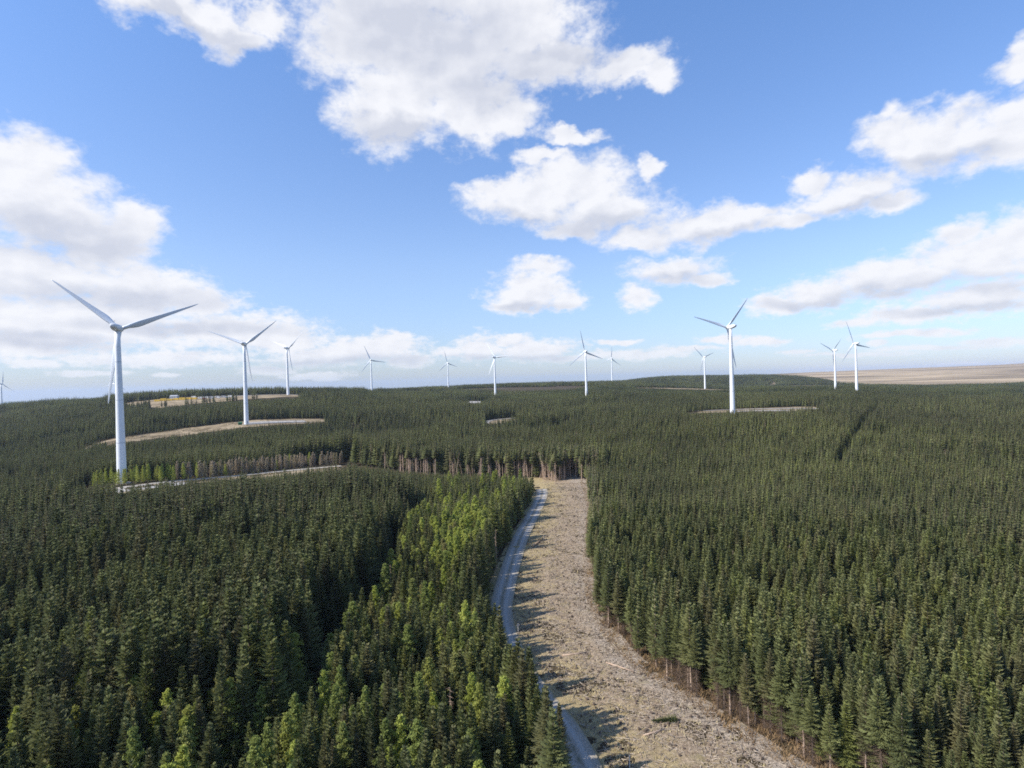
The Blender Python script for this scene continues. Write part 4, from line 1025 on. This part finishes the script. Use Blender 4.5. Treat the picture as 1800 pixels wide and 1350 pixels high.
# clouds beyond the picture so that the rest of the sky is not empty
r = np.random.default_rng(5)
for k in range(10):
    a = r.uniform(48, 175)*(1 if k % 2 else -1); e = r.uniform(8, 50); ell.append((a, e, r.uniform(6, 16), r.uniform(3, 7)))
g = bpy.data.node_groups.new('cloud_field', 'ShaderNodeTree')
g.interface.new_socket('P', in_out='INPUT', socket_type='NodeSocketVector'); g.interface.new_socket('D', in_out='OUTPUT', socket_type='NodeSocketFloat')
gq = NT(g); gin = gq.n('NodeGroupInput').outputs[0]; gout = gq.n('NodeGroupOutput')
cur = None
for a, e, ra, re in ell:
    v = gq.vec('MULTIPLY_ADD', gin, (1/ra, 1/re, 0), (-a/ra, -e/re, 0)); d2 = gq.vec('DOT_PRODUCT', v, v)
    cur = d2 if cur is None else gq.math('SMOOTH_MIN', cur, d2, .35)
g.links.new(cur, gout.inputs[0])
sep = q.n('ShaderNodeSeparateXYZ'); nt.links.new(dirn, sep.inputs[0])
az = q.math('MULTIPLY', q.math('ARCTAN2', sep.outputs[0], sep.outputs[1]), 180/PI); el = q.math('MULTIPLY', q.math('ARCSINE', sep.outputs[2]), 180/PI)
cmb = q.n('ShaderNodeCombineXYZ'); nt.links.new(az, cmb.inputs[0]); nt.links.new(el, cmb.inputs[1]); pp = cmb.outputs[0]
# noise space: a cloud sheet seen in perspective gets flatter to the horizon
elc = q.math('MAXIMUM', q.math('ADD', el, 3.0), 1.)
elm = q.math('ADD', q.math('MULTIPLY', el, 1.4), q.math('MULTIPLY', q.math('SUBTRACT', 1.0, q.math('EXPONENT', q.math('MULTIPLY', elc, -1/7.))), 9.))
nv = q.n('ShaderNodeCombineXYZ'); nt.links.new(az, nv.inputs[0]); nt.links.new(elm, nv.inputs[1]); nvec = nv.outputs[0]
w1 = q.noise(nvec, .16, 2, .5, out='Color'); warp = q.vec('SCALE', q.vec('SUBTRACT', w1, (.5, .5, .5))); warp.node.inputs['Scale'].default_value = 5.0
w2 = q.noise(nvec, .6, 3, .55, out='Color'); warp2 = q.vec('SCALE', q.vec('SUBTRACT', w2, (.5, .5, .5))); warp2.node.inputs['Scale'].default_value = 2.2
wm = q.rng(el, 1, 20, .22, 1.0)
wv_ = q.vec('ADD', warp, warp2); wsc = q.vec('SCALE', wv_); nt.links.new(wm, wsc.node.inputs['Scale'])
pw_ = q.vec('ADD', pp, wsc)
def field(pv):
    gn = q.n('ShaderNodeGroup'); gn.node_tree = g; nt.links.new(pv, gn.inputs[0]); return q.math('SQRT', gn.outputs[0])
dA = field(pw_)
fb = q.noise(nvec, .42, 8, .56); fine = q.noise(nvec, 2.2, 7, .62)
def dens(d, lo, hi, amp=.9):
    v = q.math('SUBTRACT', 1.15, d)
    v = q.math('ADD', v, q.math('MULTIPLY', q.math('SUBTRACT', fb, .5), amp)); v = q.math('ADD', v, q.math('MULTIPLY', q.math('SUBTRACT', fine, .5), .34))
    return q.rng(v, lo, hi, smooth=True)
hz2 = q.math('MULTIPLY', q.math('SUBTRACT', q.noise(nvec, 1.3, 6, .6), .5), q.rng(el, 2, 14, 1.3, .25)); dA2 = q.math('SUBTRACT', dA, hz2)
alpha = dens(dA2, -.06, .66, 1.1)
# darker undersides: soft fields at the bases of the cumulus
DK = [(110,418,190,46),(200,520,220,22),(60,600,190,18),(330,575,200,14),(560,640,170,10),(740,60,190,80),(900,150,160,50),(700,235,80,26),(1000,95,120,30),(1060,395,110,26),(930,385,80,20),(1640,285,150,24),(1270,412,120,14),
 (1500,368,90,14),(1180,490,80,14),(1720,492,170,20),(1560,515,130,14),(1420,532,90,10),(930,540,80,12),(660,635,100,9),(840,632,60,9),(940,632,80,9),(330,40,120,20),(410,80,60,20),(1700,540,150,12)]
g2 = bpy.data.node_groups.new('cloud_bases', 'ShaderNodeTree')
g2.interface.new_socket('P', in_out='INPUT', socket_type='NodeSocketVector'); g2.interface.new_socket('D', in_out='OUTPUT', socket_type='NodeSocketFloat')
gq = NT(g2); gin = gq.n('NodeGroupInput').outputs[0]; gout = gq.n('NodeGroupOutput'); cur = None
for cx, cy, rx, ry in DK:
    a, e = azel(cx, cy); a1, _ = azel(cx+rx, cy); a0, _ = azel(cx-rx, cy); _, e1 = azel(cx, cy-ry); _, e0 = azel(cx, cy+ry); ra, re = abs(a1-a0)/2, abs(e1-e0)/2
    v = gq.vec('MULTIPLY_ADD', gin, (1/ra, 1/re, 0), (-a/ra, -e/re, 0)); d2 = gq.vec('DOT_PRODUCT', v, v)
    cur = d2 if cur is None else gq.math('SMOOTH_MIN', cur, d2, .5)
g2.links.new(cur, gout.inputs[0])
gn2 = q.n('ShaderNodeGroup'); gn2.node_tree = g2; nt.links.new(pw_, gn2.inputs[0]); dK = q.math('SQRT', gn2.outputs[0])
nvo = q.vec('ADD', nvec, (-.7, .9, 0)); fbB = q.noise(nvo, .42, 5, .5); fbC = q.noise(nvec, .42, 5, .5)
relief = q.math('MULTIPLY', q.math('SUBTRACT', fbB, fbC), 1.1)      # puffs lit from the upper left
base_d = q.rng(q.math('ADD', dK, q.math('MULTIPLY', q.math('SUBTRACT', fb, .5), -.9)), .25, 1.5, .85, 0, True)
thick = q.rng(q.math('SUBTRACT', 1.0, dA), -.1, .5, .25, 1.0, True)
dark = q.math('MULTIPLY', q.math('ADD', q.math('ADD', base_d, relief), .10), thick, clamp=True)
CW = (5.7, 5.75, 6.0); CG = (3.9, 4.1, 4.7)
cc = q.mix(dark, CW, CG)
tintc = q.mix(q.rng(el, 0, 12, smooth=True), (.68, .74, .97), (1.02, 1.02, 1.14)); tintc = q.mix(q.rng(el, 10, 36), tintc, (.96, 1.22, 1.52))
tint = q.mix(1.0, sky.outputs[0], tintc, 'MULTIPLY')
alpha2 = q.math('MULTIPLY', alpha, q.rng(el, -1, 3, .35, .97))
fin = q.mix(alpha2, tint, cc)
bg = q.n('ShaderNodeBackground'); nt.links.new(fin, bg.inputs[0]); bg.inputs[1].default_value = .1
wo = q.n('ShaderNodeOutputWorld'); nt.links.new(bg.outputs[0], wo.inputs[0])
for o in COL.objects:
    if o.get('label') and len(o['label'].replace('-', ' ').split()) > 16: print('LONG', o.name, len(o['label'].split()), o['label'])
W.cycles.sampling_method = 'MANUAL'; W.cycles.sample_map_resolution = 512

# ------------------------------------------------------------------ render settings
S.render.engine = 'CYCLES'; S.view_settings.view_transform = 'Standard'; S.view_settings.look = 'None'; S.view_settings.gamma = 1; S.view_settings.exposure = .75
C_ = S.cycles; S.cycles.filter_width = 1.7; C_.max_bounces = 5; C_.diffuse_bounces = 2; C_.glossy_bounces = 2; C_.transmission_bounces = 3; C_.transparent_max_bounces = 6; C_.volume_bounces = 1
C_.use_denoising = False; C_.sample_clamp_indirect = 4; C_.caustics_reflective = False; C_.caustics_refractive = False
